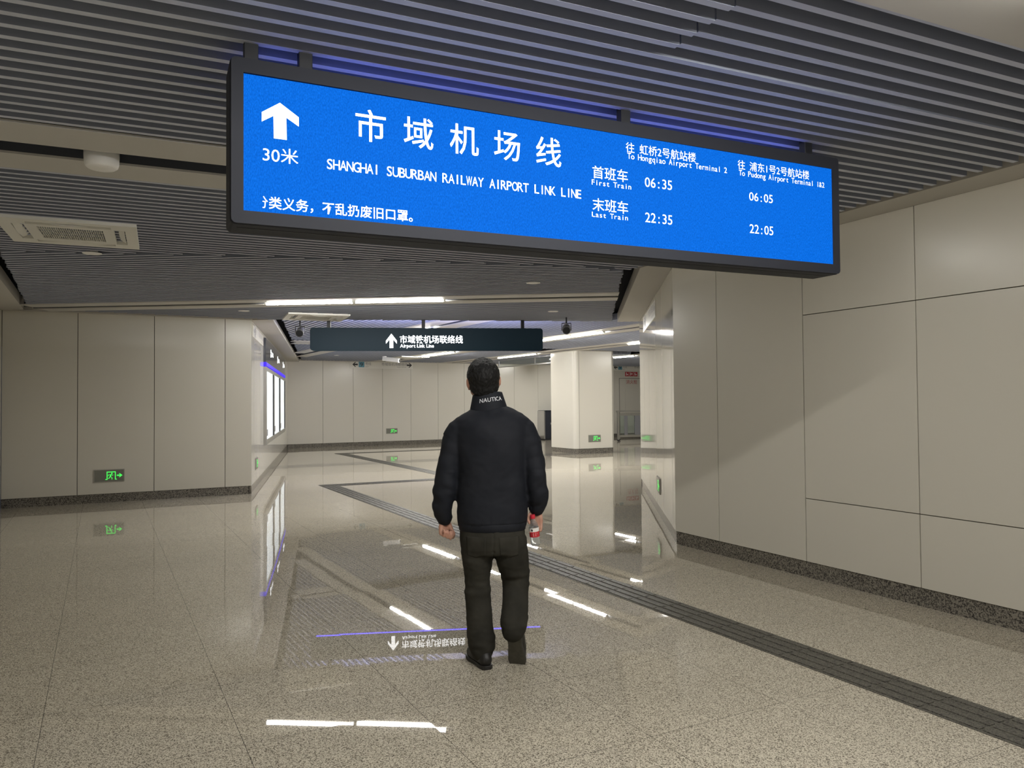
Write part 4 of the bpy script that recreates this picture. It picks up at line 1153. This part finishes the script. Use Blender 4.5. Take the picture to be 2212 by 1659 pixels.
def patch(poly_fn, nu, nv, name, lift, mt):
    mb = MB(); vs = []; ok = True
    for j in range(nv + 1):
        for i in range(nu + 1):
            x_, z_ = poly_fn(i / nu, j / nv)
            h = tb_.ray_cast(V((x_, -1, z_)), V((0, 1, 0)))
            vs.append(tuple(h[0] + V((0, -lift, 0))) if h[0] else (x_, -0.1, z_))
    fs = [(j * (nu + 1) + i, j * (nu + 1) + i + 1, (j + 1) * (nu + 1) + i + 1, (j + 1) * (nu + 1) + i) for j in range(nv) for i in range(nu)]
    mb.add(vs, fs); o = mb.build(name, mt, to, smooth=True)
    s_ = o.modifiers.new('t', 'SOLIDIFY'); s_.thickness = 0.003; s_.offset = -1
    return o
M['pocket'] = mottled('pocket_denim', (0.0235, 0.0225, 0.0182), (0.038, 0.0358, 0.0288), 9, 0.85, detail=8, spec=0.15)
for cx in (-0.060, 0.132):
    patch(lambda u, v, cx=cx: (cx + (u - 0.5) * (0.118 - 0.012 * (1 - v)), 0.645 + v * 0.125 + (0.014 * abs(u - 0.5) * 2 * (1 - v))), 14, 14, 'back_pocket', 0.0012, M['pocket'])

# shoes
def shoe(name, T, sole_mat):
    so = MB(); so.T = T
    out = [(-0.034, -0.085), (-0.040, -0.05), (-0.037, 0.0), (-0.044, 0.06), (-0.050, 0.12), (-0.042, 0.165), (-0.020, 0.188), (0.010, 0.190), (0.034, 0.170), (0.046, 0.12), (0.042, 0.06), (0.036, 0.0), (0.040, -0.05), (0.034, -0.085), (0.018, -0.100), (-0.018, -0.100)][::-1]
    so.prism(out, 0.0, 0.024); so.m = [0] + [1] * (len(so.f) - 1)
    return so
def shoe_upper(T):
    up = MB(); up.T = T
    up.tube([V((0, -0.062, 0.052)), V((0, 0.0, 0.052)), V((-0.002, 0.07, 0.048)), V((-0.004, 0.14, 0.040))], [0.040, 0.043, 0.046, 0.040], 20)
    up.tube([V((0, -0.058, 0.045)), V((0, -0.045, 0.085)), V((0, -0.035, 0.12))], [0.040, 0.039, 0.038], 18)
    me_ = up
    return up
def make_shoe(T):
    so = shoe('sole', T, None)
    uo = place(fuse(shoe_upper(T), 0.006, 5), 'shoe', M['shoe'], man)
    s_ = so.build('sole', [M['sole'], M['shoe']], uo, fix=True, bevel=0.004)
    return uo
make_shoe(Matrix.Translation((-0.036, -0.012, 0.0)) @ Matrix.Rotation(R(24), 4, 'Z'))
# trailing foot: heel lifted, toe on the floor; x down the sole
make_shoe(Matrix.Translation((0.160, -0.088, 0.135)) @ Matrix.Rotation(R(-10), 4, 'Z') @ Matrix.Rotation(R(-57), 4, 'X') @ Matrix.Rotation(R(4), 4, 'Y') @ Matrix.Scale(1.12, 4))

# ------------------------------------------------------------------ bottle held by the neck
bt = thing('water_bottle', 'clear plastic bottle with red cap and red and white label held by the man', 'bottle', (MX + 0.293, MY - 0.005, 0.0))
bt.matrix_world = Matrix.Translation((MX + 0.289, MY + 0.012, 0.694)) @ Matrix.Rotation(R(-6), 4, 'Y') @ Matrix.Rotation(R(4), 4, 'X')
b = MB()
prof = [(0.004, 0.004), (0.018, 0.0), (0.026, 0.003), (0.0295, 0.014), (0.0275, 0.022), (0.030, 0.030), (0.0275, 0.038), (0.0300, 0.046), (0.0295, 0.055), (0.0295, 0.112), (0.0290, 0.118), (0.026, 0.130), (0.019, 0.146), (0.0128, 0.154), (0.0125, 0.165), (0.0145, 0.166), (0.0145, 0.168), (0.011, 0.169)]
b.lathe(prof, 32, cap=False); bo = b.build('body', M['pet'], bt, smooth=True)
s_ = bo.modifiers.new('wall', 'SOLIDIFY'); s_.thickness = 0.0012; s_.offset = -1
c = MB(); c.lathe([(0.0148, 0.164), (0.0152, 0.166), (0.0152, 0.184), (0.014, 0.1865), (0.003, 0.187)], 32); c.build('cap', M['cap_red'], bt, fix=True, smooth=False)
l = MB(); l.lathe([(0.0301, 0.056), (0.0303, 0.088)], 32, cap=False); l.build('red_label', M['label_red'], bt, smooth=True)
l = MB(); l.lathe([(0.0303, 0.088), (0.0302, 0.111)], 32, cap=False); lo = l.build('white_label', M['label_white'], bt, smooth=True)
def on_label(name, pts, mt, par, r=0.0308):
    mb = MB(); mb.add([(r * math.cos(a), r * math.sin(a), z) for a, z in pts], [tuple(range(len(pts)))]); return mb.build(name, mt, par)
on_label('printed_drop', [(-2.12, 0.092), (-1.92, 0.092), (-1.80, 0.098), (-2.02, 0.109), (-2.24, 0.098)], M['ink'], lo)
for i in range(3):
    on_label('printed_line', [(-1.85, 0.064 + i * 0.007), (-1.30, 0.064 + i * 0.007), (-1.30, 0.067 + i * 0.007), (-1.85, 0.067 + i * 0.007)], M['label_white'], lo)
